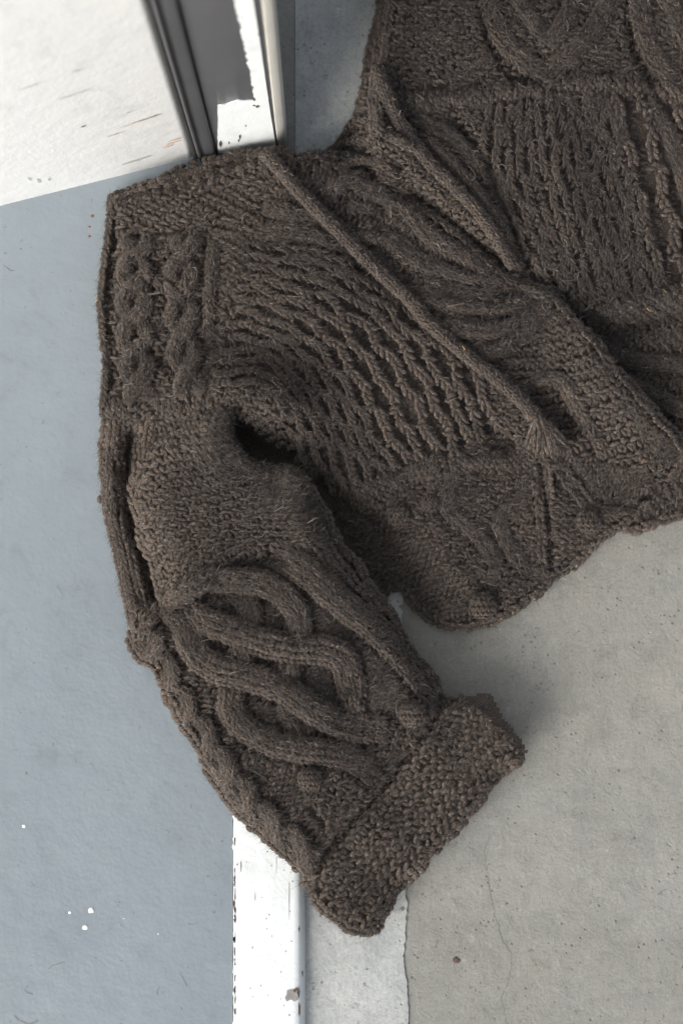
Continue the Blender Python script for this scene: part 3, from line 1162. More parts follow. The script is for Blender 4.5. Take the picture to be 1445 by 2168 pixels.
# rolled front edge with the dark groove beside it
bk.H += smooth_noise(150, 41, 4)
bk.ridge([(842, -300), (828, 0), (815, 90), (800, 200), (800, 280)], 30, 18, 0)
bk.ridge([(790, -250), (788, 0), (772, 100), (757, 180), (750, 250)], 17, -34, 0)
bk.H += 60 * (1 - sstep(800, 1500, XX)) * sstep(0, 60, bk.dist)
bk.ridge([(790, 215), (900, 212), (1060, 195), (1200, 175), (1330, 180), (1500, 210)], 16, 13)
bk.ridge([(1020, 20), (1035, 90), (1080, 160), (1160, 175)], 8, -14)
bk.ridge([(1330, 20), (1340, 110), (1390, 200), (1445, 280)], 8, -16)
bk.dome(1180, 80, 110, 70, 14)
# diagonal folds fanning from the front edge
bk.ridge([(790, 230), (860, 330), (960, 430), (1075, 560)], 26, 18)
bk.ridge([(850, 400), (940, 480), (1040, 545), (1090, 580)], 26, -34)
bk.ridge([(880, 260), (980, 360), (1060, 470), (1120, 580)], 18, 12)
bk.ridge([(940, 230), (1020, 330), (1060, 430), (1130, 590)], 10, -18)
bk.ridge([(1190, 660), (1300, 655), (1445, 615), (1600, 570)], 22, 14, 0.1)
bk.ridge([(1100, 560), (1190, 640), (1300, 690)], 18, -20)
bk.ridge([(1150, 200), (1180, 350), (1210, 520)], 30, 6)
bk.ridge([(1240, 220), (1290, 420), (1350, 600)], 30, -7)
bk.patch([[(760, -300), (700, 800)], [(1800, -300), (1740, 800)]], 'moss', 17, 12.5)
bk.patch([[(1028, 205), (1020, 330), (1060, 460), (1140, 640)], [(1180, 190), (1200, 350), (1240, 500), (1280, 680)], [(1300, 185), (1340, 350), (1380, 500), (1420, 660)], [(1760, 200), (1760, 640)]], 'broken', 16.5, 14)
bk.patch([[(800, 190), (920, 186), (1060, 172), (1200, 152), (1330, 158), (1500, 190)], [(800, 232), (920, 230), (1060, 215), (1200, 195), (1330, 205), (1500, 240)]], 'rev', 14, 15)
bk.patch([[(1120, 560), (1190, 645), (1300, 636), (1445, 598), (1720, 500)], [(1100, 640), (1190, 705), (1300, 700), (1445, 665), (1720, 600)]], 'moss', 13, 13)
bk.strand([(835, -280), (830, -100), (822, 0), (808, 90), (795, 190), (796, 290)], 30, 8, 2, ('front_band',), taper=False)
for pts, wd in (([(1030, -80), (1040, 30), (1085, 105), (1160, 160)], 42),
                ([(1310, -80), (1275, 30), (1215, 105), (1150, 165)], 42),
                ([(1075, -80), (1105, 10), (1160, 90)], 34), ([(1235, -80), (1205, 20), (1160, 95)], 34),
                ([(1350, -60), (1360, 60), (1400, 140), (1500, 240)], 44),
                ([(1400, -80), (1440, 60), (1520, 150)], 36),
                ([(900, 300), (970, 370), (1050, 470), (1095, 570)], 34),
                ([(880, 250), (960, 290), (1040, 380), (1080, 470)], 30),
                ([(1385, 200), (1420, 300), (1460, 420), (1480, 560)], 34)):
    bk.strand(pts, wd, 6, 3, ('cable',), jit=1.3)

# ============================================================ FRONT PANEL
under_front = np.maximum(GSOFT, 0)
fr_out = [(233, 408), (262, 404), (330, 376), (415, 344), (480, 324), (560, 313), (640, 318), (700, 316), (745, 330), (800, 365), (870, 410), (960, 470), (1080, 578),
          (1165, 610), (1250, 700), (1330, 795), (1400, 878), (1452, 940), (1452, 985), (1395, 1050), (1330, 1112), (1250, 1172), (1180, 1232), (1100, 1292),
          (1020, 1326), (938, 1337), (885, 1296), (842, 1256), (780, 1300), (700, 1330), (640, 1330), (600, 1200), (500, 1330), (350, 1400), (280, 1330),
          (258, 1262), (240, 1190), (220, 1100), (208, 1000), (213, 900), (204, 860), (213, 780), (207, 710), (202, 640), (213, 560), (222, 480)]
fr_l = Layer('front_panel', fr_out, under_front, 44, 36, 4)
# where it lies on the back panel the front panel rides higher
fr_l.H += 34 * sstep(0, 1, np.clip((XX - 0.9 * YY - 150) / 300 + 0.1, 0, 1)) * sstep(250, 420, YY) * (1 - sstep(800, 1050, YY))
fr_l.H += smooth_noise(130, 51, 4.5)
f = fr_l
f.ridge([(300, 385), (420, 372), (560, 345), (700, 345)], 16, 10)
f.ridge([(250, 420), (238, 560), (232, 700), (240, 860)], 7, -22)
f.ridge([(222, 865), (300, 862), (400, 862)], 16, 9)
f.ridge([(292, 895), (272, 960), (272, 1040), (292, 1140), (318, 1220), (332, 1290)], 13, -40, 0.1)
f.ridge([(248, 900), (240, 1000), (255, 1100), (285, 1210), (300, 1300)], 20, 8)
# broad billow of the rib field, falling towards the slit under the sleeve
f.ridge([(420, 620), (560, 640), (720, 690), (850, 790), (930, 900)], 150, 26, 0)
f.ridge([(600, 450), (800, 650), (880, 880)], 250, 28, 0)
f.ridge([(500, 540), (640, 500), (800, 560), (900, 640)], 40, -8)
f.dome(470, 850, 130, 80, 72)
f.dome(580, 850, 100, 60, 56)
f.ridge([(640, 1000), (690, 1065), (745, 1150), (800, 1230), (830, 1300)], 40, -85, 0.1)
f.ridge([(700, 1150), (780, 1300)], 90, -70, 0)
f.ridge([(560, 840), (640, 900), (720, 1010), (790, 1080)], 36, 14)
# the dark hollow below the hem fold
f.ridge([(770, 1110), (840, 1190), (900, 1290)], 52, -12, 0)
f.ridge([(880, 1075), (920, 1130), (1000, 1220), (1060, 1290)], 18, -9)
f.ridge([(740, 1085), (820, 1070), (900, 1110), (960, 1190), (1020, 1270)], 22, 12)
f.ridge([(730, 1062), (830, 1020), (914, 985), (1030, 975), (1117, 978)], 18, 12)
f.ridge([(800, 985), (850, 1000), (905, 1060), (930, 1100)], 16, -8)
f.ridge([(1146, 975), (1158, 1080), (1168, 1215)], 6, -22, 0.05)
f.ridge([(1180, 985), (1215, 1030), (1255, 1075)], 6, -12)
f.ridge([(760, 1130), (850, 1280)], 60, -26, 0)
# hollows round the tassel
f.ridge([(1100, 830), (1170, 860), (1230, 930)], 34, -24)
f.ridge([(1010, 880), (1060, 930), (1100, 930)], 22, -14)
f.ridge([(1150, 640), (1260, 760), (1380, 920)], 60, 16)
f.ridge([(870, 420), (1000, 520), (1150, 610), (1330, 810)], 26, 10)
f.ridge([(600, 400), (760, 550), (900, 690), (1040, 800)], 16, -12)
f.ridge([(1420, 960), (1330, 1060), (1200, 1180)], 20, 6)
f.ridge([(720, 400), (820, 480), (940, 590), (1000, 650)], 20, -8)
f.patch([[(150, 250), (150, 1500)], [(1700, 250), (1700, 1500)]], 'moss', 17, 13)
# moss corner: slightly fanned
f.patch([[(230, 400), (225, 560), (235, 860)], [(400, 350), (400, 600), (410, 880)], [(570, 310), (540, 500), (470, 820)]], 'moss', 17, 13)
f.patch([[(232, 412), (330, 385), (450, 352), (570, 325), (700, 325)], [(240, 446), (330, 420), (450, 385), (570, 358), (700, 352)]], 'garter', 12, 15)
# ridge band
f.patch([[(205, 850), (320, 846), (450, 836)], [(205, 884), (320, 882), (450, 880)]], 'rev', 11, 14)
# rib fan
f.patch([[(560, 500), (700, 535), (850, 610), (960, 700), (1010, 780), (1060, 900)],
         [(525, 560), (640, 590), (780, 660), (870, 760), (920, 850), (960, 960)],
         [(490, 640), (590, 665), (690, 735), (760, 840), (800, 920), (855, 985)],
         [(470, 740), (560, 745), (630, 800), (680, 870), (730, 960), (770, 1040)],
         [(450, 830), (540, 815), (585, 850), (620, 930), (660, 1010), (710, 1090)]], 'broken', 13.8, 12.5)
# band closing the ribs
f.patch([[(700, 1045), (830, 992), (914, 962), (1030, 950), (1130, 950)], [(725, 1092), (830, 1045), (914, 1010), (1030, 1000), (1130, 1002)]], 'rev', 13, 14)
f.patch([[(905, 1010), (905, 1300)], [(1130, 1000), (1130, 1300)]], 'moss', 16, 12)
f.patch([[(1130, 985), (1140, 1240)], [(1170, 980), (1176, 1240)]], 'stock', 19, 12)
f.patch([[(1170, 1035), (1176, 1240)], [(1275, 1030), (1280, 1200)]], 'rev', 15, 12.5)
f.patch([[(1180, 960), (1176, 1035)], [(1420, 950), (1340, 1070)]], 'stock', 15, 12)
f.patch([[(730, 1100), (800, 1230), (900, 1340)], [(860, 1070), (930, 1150), (1040, 1300)]], 'rev', 14, 13)
# field right of the cord
f.patch([[(560, 430), (700, 480), (880, 560), (1100, 640)], [(640, 340), (820, 400), (1000, 500), (1160, 600)]], 'rev', 15, 12)
f.patch([[(1130, 600), (1060, 760), (1080, 860)], [(1200, 640), (1180, 800), (1200, 960)], [(1260, 690), (1310, 830), (1390, 1000)], [(1330, 790), (1410, 890), (1470, 960)]], 'moss', 17, 12.5)
f.patch([[(212, 890), (205, 1000), (222, 1110), (258, 1280), (280, 1340)], [(330, 885), (320, 1000), (330, 1120), (350, 1270), (360, 1340)]], 'stock', 19, 12.5)
f.strand([(228, 412), (224, 480), (214, 560), (206, 640), (211, 710), (217, 780), (210, 860)], 25, 9, 2, ('front_band',), taper=False)
f.strand([(222, 960), (232, 1080), (258, 1200), (285, 1320)], 26, 8, 2, ('side_band',), taper=False)
# lattice cables in the left column
CB = ('cable',)
f.braid([(292, 505), (284, 590), (286, 680), (290, 770), (296, 845)], 22, 74, 34, 13, CB)
f.braid([(392, 500), (384, 580), (384, 670), (392, 760), (404, 830)], 20, 80, 32, 11, CB)
f.B = f.H.copy()
for pts, wd, hh in (([(300, 560), (340, 600), (380, 640)], 26, 7), ([(300, 720), (340, 690), (380, 640)], 26, 7), ([(450, 520), (445, 620), (440, 720)], 26, 6)):
    f.strand(pts, wd, hh, 2, CB, jit=1.3)
# cables between cord and the diagonal edge
for pts, wd, hh in (([(560, 440), (620, 452), (700, 470), (760, 520)], 34, 11), ([(540, 500), (620, 488), (720, 515), (800, 560), (850, 600)], 30, 11),
                ([(690, 420), (720, 390), (770, 380), (820, 420), (850, 470)], 30, 12), ([(700, 470), (740, 500), (800, 500), (835, 460)], 26, 11),
                ([(740, 440), (790, 440)], 24, 8),
                ([(820, 500), (900, 560), (980, 590), (1080, 600), (1160, 612)], 34, 13), ([(870, 620), (960, 640), (1060, 650), (1150, 625)], 32, 12),
                ([(930, 690), (1000, 700), (1080, 690), (1160, 640)], 32, 12), ([(900, 600), (980, 615), (1050, 625)], 24, 8),
                ([(760, 395), (850, 430), (900, 490), (980, 540), (1080, 590)], 34, 12), ([(1000, 760), (1080, 730), (1130, 680), (1170, 630)], 30, 11),
                ([(850, 400), (960, 480), (1090, 590), (1190, 640), (1262, 715), (1340, 810), (1410, 890)], 26, 8),
                ([(1100, 820), (1180, 800), (1220, 860), (1280, 960)], 26, 7),
                ([(1180, 985), (1215, 1030), (1262, 1080), (1330, 1090)], 26, 9), ([(960, 1000), (950, 1080), (1010, 1130), (1060, 1210)], 30, 3.5),
                ([(1130, 1030), (1060, 1100), (1100, 1190), (1150, 1220)], 28, 3.5)):
    f.strand(pts, wd + 3, hh * 0.75, 3 if wd > 27 else 2, CB, jit=1.4)

# ============================================================ SLEEVE
sl_out = [(508, 868), (495, 895), (498, 928), (522, 962), (566, 982), (622, 984), (660, 1020), (694, 1072), (728, 1140), (778, 1207), (838, 1296), (862, 1348), (910, 1418),
          (945, 1475), (960, 1560), (930, 1650), (850, 1760), (720, 1900), (650, 1868), (590, 1815), (540, 1765), (492, 1722), (440, 1642), (385, 1545), (343, 1475),
          (312, 1408), (278, 1388), (270, 1340), (292, 1300), (326, 1275), (318, 1200), (288, 1130), (274, 1060), (282, 1000), (322, 935), (380, 890), (430, 858), (480, 850)]
sl_under = np.maximum(GSOFT, 0) + 14
SH = Layer('sleeve', sl_out, sl_under, 116, 84, 2)
s = SH
s.H += smooth_noise(140, 61, 5)
s.dome(440, 940, 120, 90, 18)
s.dome(478, 905, 62, 70, 52)
s.ridge([(500, 935), (540, 985), (610, 1005), (670, 1050)], 34, 20, 0.1)
s.ridge([(500, 850), (495, 900), (520, 965), (600, 985), (660, 1025)], 24, 26, 0.1)
s.ridge([(480, 1195), (560, 1185), (620, 1190)], 14, -18)
s.ridge([(330, 1275), (400, 1230), (480, 1195), (600, 1180)], 26, 8)
s.ridge([(700, 1500), (800, 1560), (880, 1600)], 70, -16)
s.dome(872, 1512, 40, 40, -26)
s.dome(655, 1650, 36, 36, -14)
f.dome(1022, 1282, 38, 38, -14)
f.dome(846, 1092, 36, 36, -12)
f.dome(1246, 1104, 36, 36, -12)
s.H -= 34 * sstep(1450, 1750, YY * 0.8 + XX * 0.5 - 150)
s.patch([[(0, 750), (300, 2000)], [(1000, 750), (1350, 2000)]], 'rev', 15, 12)
# cap: purl ground with a soft flow
s.patch([[(500, 830), (400, 880), (300, 960), (262, 1060), (300, 1180), (340, 1300)],
         [(500, 880), (450, 960), (400, 1040), (400, 1130), (440, 1230)],
         [(505, 920), (530, 1000), (560, 1080), (570, 1150), (590, 1210)],
         [(560, 975), (630, 1050), (690, 1130), (740, 1210), (800, 1290)],
         [(640, 975), (700, 1060), (760, 1150), (850, 1270), (900, 1360)]], 'moss', 15.5, 12)
s.patch([[(330, 1270), (420, 1420), (560, 1640), (700, 1830)], [(480, 1200), (600, 1380), (740, 1540), (830, 1620)], [(640, 1190), (740, 1330), (850, 1470), (900, 1560)]], 'rev', 13, 11)
s.patch([[(640, 1540), (760, 1640)], [(760, 1480), (900, 1560)]], 'moss', 17, 12.5)
s.patch([[(500, 1600), (600, 1640), (700, 1760)], [(640, 1560), (740, 1620), (800, 1680)]], 'moss', 17, 13)
s.patch([[(560, 1150), (640, 1230), (760, 1340), (860, 1450), (920, 1520)], [(760, 1150), (840, 1270), (890, 1360), (960, 1470), (990, 1500)]], 'stock', 18, 12)
CS = ('cable',)
def sc_strand(pts, wd, h, cols=3):
    s.strand(pts, wd, h, cols, CS, hh=12)
# wide rope beside the shoulder seam
sc_strand([(575, 1170), (650, 1215), (740, 1290), (815, 1350), (880, 1420), (925, 1480)], 62, 17, 4)
s.strand([(700, 1110), (760, 1195), (835, 1295), (885, 1380), (935, 1460)], 24, 6, 2, ('side_seam',), taper=False)
s.B = s.H.copy()
s.ridge([(520, 1290), (600, 1330), (660, 1345)], 40, -7, 0)
s.ridge([(540, 1400), (640, 1440), (700, 1450)], 40, -7, 0)
s.ridge([(540, 1490), (640, 1530)], 34, -6, 0)
s.B = s.H.copy()
# cable on the outer edge
s.braid([(312, 1352), (345, 1420), (388, 1500), (440, 1580), (500, 1668), (560, 1735), (620, 1788), (672, 1832)], 19, 78, 33, 17, CS)
s.B = s.H.copy()
# the lattice: ropes running down the sleeve pass under those running across it
sc_strand([(735, 1440), (748, 1490), (735, 1540), (745, 1610)], 50, 13)
sc_strand([(452, 1232), (500, 1228), (550, 1233), (597, 1258), (627, 1294), (633, 1335), (618, 1385), (606, 1440), (612, 1495), (640, 1560)], 54, 16, 4)
sc_strand([(490, 1240), (520, 1275), (530, 1310), (520, 1350), (512, 1390), (500, 1440), (487, 1490), (512, 1535), (572, 1572), (645, 1588), (730, 1600), (790, 1640)], 54, 16, 4)
s.B = s.B + 3
sc_strand([(355, 1280), (434, 1316), (496, 1338), (560, 1360), (630, 1374), (693, 1378), (730, 1402), (742, 1450), (745, 1480)], 60, 18, 4)
sc_strand([(385, 1320), (420, 1388), (468, 1419), (524, 1433), (580, 1450), (630, 1480), (690, 1520), (760, 1540), (820, 1545)], 60, 18, 4)
sc_strand([(452, 1232), (500, 1228), (550, 1233), (597, 1258), (627, 1294), (635, 1330)], 54, 16, 4)
sc_strand([(298, 1356), (308, 1316), (345, 1280), (400, 1250), (465, 1215)], 42, 19)
sc_strand([(345, 1290), (385, 1330), (400, 1370)], 34, 10)

# ============================================================ CUFF
cf_out = [(640, 1870), (668, 1805), (716, 1747), (775, 1682), (830, 1622), (882, 1552), (930, 1484), (985, 1468), (1040, 1462), (1068, 1508), (1108, 1560), (1122, 1592), (1104, 1625),
          (1062, 1642), (1032, 1692), (990, 1738), (932, 1798), (886, 1852), (852, 1872), (838, 1905), (814, 1950), (790, 1986), (752, 1988), (700, 1955), (660, 1910)]
cf = Layer('cuff', cf_out, np.maximum(GSOFT, 0) * 0.9 + 10 + 26 * sstep(2000, 1500, YY), 52, 38, 3)
cf.H += smooth_noise(90, 71, 4)
cf.ridge([(660, 1870), (760, 1760), (860, 1650), (950, 1530)], 30, 10)
cf.ridge([(760, 1900), (880, 1800), (1000, 1680), (1080, 1600)], 26, -5)
cf.patch([[(628, 1878), (700, 1960), (790, 2010)], [(700, 1765), (780, 1840), (870, 1880)], [(790, 1665), (880, 1740), (970, 1770)],
          [(890, 1540), (960, 1620), (1050, 1680)], [(945, 1450), (1040, 1520), (1135, 1620)]], 'garter', 21, 13.5, jit=0.9)


def blobs():
    pass


fr_l.edging(250, 500, 232, 745)
fr_l.edging(1000, 1345, 840, 1500)
fr_l.edging(480, 1090, 1180, 1500)
SH.edging(890, 1270, 250, 335, 18)
SH.edging(1275, 1850, 200, 690, 18)
SH.edging(1000, 1480, 620, 960, 18)
bk.edging(-290, 262, 700, 800, 16)
und.edging(980, 1140, 1200, 1750)
cf.edging(1600, 2000, 840, 1200, 20)
cf.edging(1880, 2000, 600, 1200, 20)
# visibility culling: a layer is not built deep below the ones lying on it
layers_up = {'under_panel': [bk, fr_l], 'back_panel': [fr_l], 'front_panel': [SH], 'sleeve': [cf], 'cuff': []}
for nm, L in (('under_panel', und), ('back_panel', bk), ('front_panel', fr_l), ('sleeve', SH), ('cuff', cf)):
    vis = np.ones(XX.shape, bool)
    for up in layers_up[nm]:
        vis &= up.dist < 60
    VIS[nm] = vis
# keep lower layers below the ones above
for lo, hi in ((und, bk), (und, fr_l), (bk, fr_l), (fr_l, SH), (SH, cf)):
    m_ = hi.dist > 12
    lo.H[m_] = np.minimum(lo.H[m_], hi.H[m_] - 16)
HC = crom([(506, 880), (530, 898), (566, 922), (604, 944), (640, 982), (680, 1035), (712, 1085), (738, 1128), (752, 1155), (740, 1160), (718, 1132), (690, 1095), (650, 1040), (600, 992), (556, 984), (526, 968), (500, 938), (496, 905), (506, 880)], 6)
hd, _ = dist_to(HC, FULL, True)
hins = inside(HC, FULL)
hs = np.where(hins, hd, -hd)
fr_l.dist = np.minimum(fr_l.dist, -hs + 0.5)
fr_l.H = np.maximum(fr_l.H, GROUND + 13)
for L in (und, bk, SH, cf):
    L.H = np.maximum(L.H, GROUND + 11)
# smooth a little so that slopes stay sane
def blur(A, k=1):
    for _ in range(k):
        A = (A + np.roll(A, 1, 0) + np.roll(A, -1, 0) + np.roll(A, 1, 1) + np.roll(A, -1, 1)) / 5
    return A
for L in (und, bk, fr_l, SH, cf):
    L.H = blur(L.H, 2)

# dark lining: the fabric lying on the floor far below the armhole opening
lc = (np.hypot((XX - 630) / 230, (YY - 1040) / 210) < 1)
k_ = 4
mk = lc[::k_, ::k_]
q_ = mk[:-1, :-1] & mk[1:, :-1] & mk[:-1, 1:] & mk[1:, 1:]
idg = np.arange(mk.size).reshape(mk.shape)
Fq_ = np.stack([idg[:-1, :-1][q_], idg[1:, :-1][q_], idg[1:, 1:][q_], idg[:-1, 1:][q_]], 1)
us_, inv_ = np.unique(Fq_.ravel(), return_inverse=True)
Lz = (GROUND + 9 + 2 * np.sin(XX / 9) * np.sin(YY / 7))[::k_, ::k_].ravel()[us_]
Vl = np.stack([XX[::k_, ::k_].ravel()[us_], YY[::k_, ::k_].ravel()[us_], Lz], 1)
lining = link_mesh('lining', U(Vl) - np.array(ROOT), inv_.reshape(-1, 4), WOOL, garment, True, np.stack([Vl[:, 0] / 9, Vl[:, 1] / 9, Vl[:, 0] * 0], 1))

m_und = build_layer(und)
m_bk = build_layer(bk)
m_fr = build_layer(fr_l)
m_sl = build_layer(SH)
m_cf = build_layer(cf, 46)
tag(m_bk, 'shadowed back panel with moss stitch and broken rib')
tag(m_fr, 'front panel with fanned broken rib and lattice cables')
tag(m_sl, 'sleeve with thick crossing cables')
tag(m_cf, 'turned-back garter stitch cuff')

TOP = np.zeros(XX.shape)
for L in (und, bk, fr_l, SH, cf):
    TOP = np.where(L.dist > 4, L.H, TOP)


def cord(name, pts, rad, lift, parent, cols=6, label=None, absz=None):
    """round knitted cord: V stitches all the way round"""
    C = crom(pts, 5)
    ln = clen(C)
    nr = int(ln / 10.5)
    A = arcpar(C, nr)
    z = samp(TOP, A[:, 0], A[:, 1]) if C.shape[1] == 2 else A[:, 2]
    z = np.convolve(np.pad(z, 4, 'edge'), np.ones(9) / 9, 'valid') + lift if C.shape[1] == 2 else z
    P = np.stack([A[:, 0], A[:, 1], z], 1)
    D = np.gradient(P, axis=0)
    D /= np.linalg.norm(D, axis=1)[:, None]
    up = np.array([0, 0, 1.0])[None] - D * D[:, 2:3]
    up /= np.linalg.norm(up, axis=1)[:, None]
    sd = np.cross(up, D)
    L = Lumps()
    for i in range(cols):
        tw = np.arange(nr) * 0.035
        for sg in (-1, 1):
            a = 2 * math.pi * (i + 0.25 * sg) / cols + tw + rng.normal(0, 0.05, nr)
            n_ = up * np.cos(a)[:, None] + sd * np.sin(a)[:, None]
            s_ = np.cross(n_, D)
            b = sg * 0.42 + rng.normal(0, 0.08, nr)
            t = D * np.cos(b)[:, None] + s_ * np.sin(b)[:, None]
            s2 = s_ * np.cos(b)[:, None] - D * np.sin(b)[:, None]
            r_ = rad * (1 + 0.05 * rng.normal(size=nr))
            L.add(P + n_ * (r_ - 2.5)[:, None], t, s2, n_, 17.0, 2 * math.pi * rad / cols * 0.5, 6.5, 0.0, 0.8)
    L.cat()
    V, Fc, fib = L.mesh()
    # core
    k = 8
    th = np.linspace(0, 2 * math.pi, k, endpoint=False)
    cv = (P[:, None] + (up[:, None] * np.cos(th)[None, :, None] + sd[:, None] * np.sin(th)[None, :, None]) * (rad - 4)).reshape(-1, 3)
    q = np.arange((nr - 1) * k).reshape(nr - 1, k)
    cf_ = np.stack([q, np.roll(q, -1, 1), np.roll(q, -1, 1) + k, q + k], -1).reshape(-1, 4)
    Fc = np.vstack([Fc, cf_ + len(V)])
    fib = np.vstack([fib, np.stack([cv[:, 0] / 9, cv[:, 1] / 9, cv[:, 0] * 0], 1)])
    V = np.vstack([V, cv])
    o = link_mesh(name, U(V) - np.array(ROOT), Fc, WOOL, parent, True, fib)
    if label:
        tag(o, label)
    fz = Fuzz()
    fz.grow(L.c, L.t, L.n, len(L.c) * 7, 5, 14)
    fz.build('wool_fuzz', FUZZ, o, 0.2)
    LONGF.append((L.c, L.t, L.n))
    return o, P


c1, P1 = cord('drawstring', [(560, 326), (585, 350), (640, 412), (720, 492), (800, 572), (872, 640), (905, 682), (975, 742), (1050, 800), (1100, 845), (1130, 880)], 14.5, 18, garment,
              label='long drawstring ending in a tassel')
c2, P2 = cord('drawstring', [(800, 150), (815, 195), (850, 268), (905, 340), (960, 395), (1020, 460), (1085, 560)], 14, 15, garment, label='drawstring sinking into the fold')
cord('cord_loop', [(700, 320), (735, 303), (765, 296), (800, 290), (840, 292), (870, 312)], 9.5, 18, garment, cols=5)
cord('cord_loop', [(715, 310), (732, 285), (745, 262), (770, 250), (790, 262), (800, 300)], 9.5, 10, garment, cols=5)
cord('cord_loop', [(735, 345), (765, 338), (800, 345), (835, 365)], 9.5, 12, garment, cols=5)


def yarn_tubes(name, curves, rad, mat, parent, k=6, label=None):
    V, Fc, fib = [], [], []
    off = 0
    for C in curves:
        n_ = len(C)
        D = np.gradient(C, axis=0)
        D /= np.linalg.norm(D, axis=1)[:, None]
        up = np.array([0, 0, 1.0])[None] - D * D[:, 2:3]
        up /= np.linalg.norm(up, axis=1)[:, None] + 1e-9
        sd = np.cross(up, D)
        th = np.linspace(0, 2 * math.pi, k, endpoint=False)
        tp = np.ones(n_)
        tp[-1] = 0.35
        v_ = (C[:, None] + (up[:, None] * np.cos(th)[None, :, None] + sd[:, None] * np.sin(th)[None, :, None]) * (rad * tp)[:, None, None]).reshape(-1, 3)
        q = np.arange((n_ - 1) * k).reshape(n_ - 1, k)
        f_ = np.stack([q, np.roll(q, -1, 1), np.roll(q, -1, 1) + k, q + k], -1).reshape(-1, 4)
        V.append(v_); Fc.append(f_ + off)
        rd = rng.uniform(0, 300)
        ar = np.repeat(np.arange(n_) * 0.5 + rd, k)
        fib.append(np.stack([ar, np.tile(np.cos(th) * 0.4, n_) + ar * 0.1, np.full(n_ * k, math.floor(rd))], 1))
        off += n_ * k
    o = link_mesh(name, U(np.vstack(V)) - np.array(ROOT), np.vstack(Fc), mat, parent, True, np.vstack(fib))
    if label:
        tag(o, label)
    return o


# tassel: cut yarn ends fanning out of the cord's end
tc = []
for i in range(34):
    a = rng.uniform(-1, 1)
    lev = rng.uniform(0, 1)
    ex, ey = 1152 + a * 50 + rng.normal(0, 5), 968 - 22 * abs(a) + rng.normal(0, 6) - (4 if a > 0 else 0)
    p0 = np.array([1138 + a * 9, 882 + rng.normal(0, 4)])
    p1 = np.array([1148 + a * 26 + rng.normal(0, 3), 915])
    Cx = crom([p0, p1, (ex, ey)], 8)
    zz = samp(TOP, Cx[:, 0], Cx[:, 1])
    zz = np.linspace(zz[0], zz[-1], len(Cx)) + 22 + 14 * lev - np.linspace(0, 8, len(Cx)) * lev
    tc.append(np.concatenate([Cx, zz[:, None]], 1))
yarn_tubes('tassel', tc, 4.3, WOOL, c1, label='short fanned yarn tassel')
fz = Fuzz()
for C in tc:
    D = np.gradient(C, axis=0)
    D /= np.linalg.norm(D, axis=1)[:, None]
    nn = np.tile(np.array([[0, 0, 1.0]]), (len(C), 1))
    fz.grow(C, D, nn, 40, 6, 18, off=3.5)
fz.build('wool_fuzz', FUZZ, c1, 0.2)


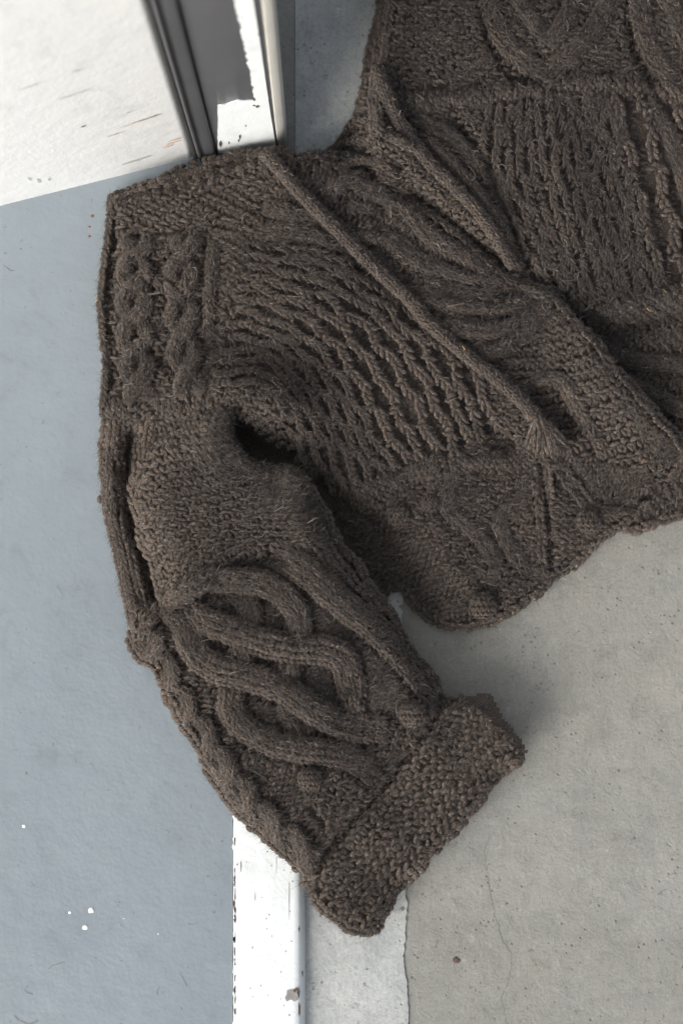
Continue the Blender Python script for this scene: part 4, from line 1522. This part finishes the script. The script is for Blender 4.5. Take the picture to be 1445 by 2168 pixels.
def bobble(x, y, r, up=0.75, label=None, parent=None):
    """knitted bobble: rows of V stitches wrapped over a ball"""
    z = float(samp(TOP, np.array([x]), np.array([y]))[0])
    c = np.array([x, y, z + r * (up - 0.2)])
    L = Lumps()
    rows = 6
    for i in range(rows):
        ph = math.pi * 0.5 - (i + 0.5) / rows * math.pi * 0.98
        m_ = max(4, int(round(2 * math.pi * r * math.cos(ph) / 11)))
        th = np.linspace(0, 2 * math.pi, m_, endpoint=False) + rng.uniform(0, 3)
        n_ = np.stack([np.cos(th) * math.cos(ph), np.full(m_, math.sin(ph)), np.sin(th) * math.cos(ph)], 1)
        t = np.stack([np.cos(th) * -math.sin(ph), np.full(m_, math.cos(ph)), np.sin(th) * -math.sin(ph)], 1)
        s_ = np.cross(n_, t)
        for sg in (-1, 1):
            b = sg * 0.45
            tt = t * math.cos(b) + s_ * math.sin(b)
            s2 = s_ * math.cos(b) - t * math.sin(b)
            L.add(c + n_ * (r - 2) * np.array([1, 1, 0.8]) + s_ * sg * 2.6, tt, s2, n_, 14.0, 5.6, 5.5, 0, 0.7)
    L.cat()
    V, Fc, fib = L.mesh()
    th = np.linspace(0, 2 * math.pi, 12, endpoint=False)
    ph = np.linspace(-1.5, 1.5, 8)
    PH, TH2 = np.meshgrid(ph, th, indexing='ij')
    cv = c + np.stack([np.cos(TH2) * np.cos(PH), np.sin(PH), np.sin(TH2) * np.cos(PH) * 0.8], -1).reshape(-1, 3) * (r - 4)
    q = np.arange(7 * 12).reshape(7, 12)
    cf_ = np.stack([q, np.roll(q, -1, 1), np.roll(q, -1, 1) + 12, q + 12], -1).reshape(-1, 4)
    Fc = np.vstack([Fc, cf_ + len(V)])
    fib = np.vstack([fib, np.stack([cv[:, 0] / 9, cv[:, 1] / 9, cv[:, 0] * 0], 1)])
    V = np.vstack([V, cv])
    o = link_mesh('bobble', U(V) - np.array(ROOT), Fc, WOOL, parent or garment, True, fib)
    if label:
        tag(o, label)
    fz = Fuzz()
    fz.grow(L.c, L.t, L.n, len(L.c) * 8, 5, 14)
    fz.build('wool_fuzz', FUZZ, o, 0.2)
    return o


bobble(872, 1512, 28, 1.25, 'round bobble by the cuff')
bobble(1022, 1282, 28, 0.9, 'bobble at the hem corner')
bobble(846, 1092, 25, 0.9)
bobble(1246, 1104, 26, 0.8)
bobble(910, 1065, 20, 0.4)
bobble(655, 1650, 25, 0.7)

# a few golden straw flecks caught in the wool
GOLD = fuzz_material('straw_fleck', [(0, (0.45, 0.30, 0.10)), (1, (0.6, 0.42, 0.16))])
fz = Fuzz()
C_ = np.concatenate([a for a, b, c in LONGF]); T_ = np.concatenate([b for a, b, c in LONGF]); N_ = np.concatenate([c for a, b, c in LONGF])
fz.grow(C_, T_, N_, 14, 7, 15, 0.3, 0.5, 8)
fz.build('straw_fleck', GOLD, garment, 0.8)

# long pale stray hairs
fz = Fuzz()
allc = np.concatenate([a for a, b, c in LONGF]); allt = np.concatenate([b for a, b, c in LONGF]); alln = np.concatenate([c for a, b, c in LONGF])
fz.grow(allc, allt, alln, 1100, 12, 30, 0.5, 1.8, 6)
fz.grow(allc, allt, alln, 90, 30, 65, 0.4, 2.6, 8)
fz.build('stray_fibre', LONG, garment, 0.22)
print('tris', sum(len(o.data.polygons) * 2 for o in bpy.data.objects if o.type == 'MESH'))
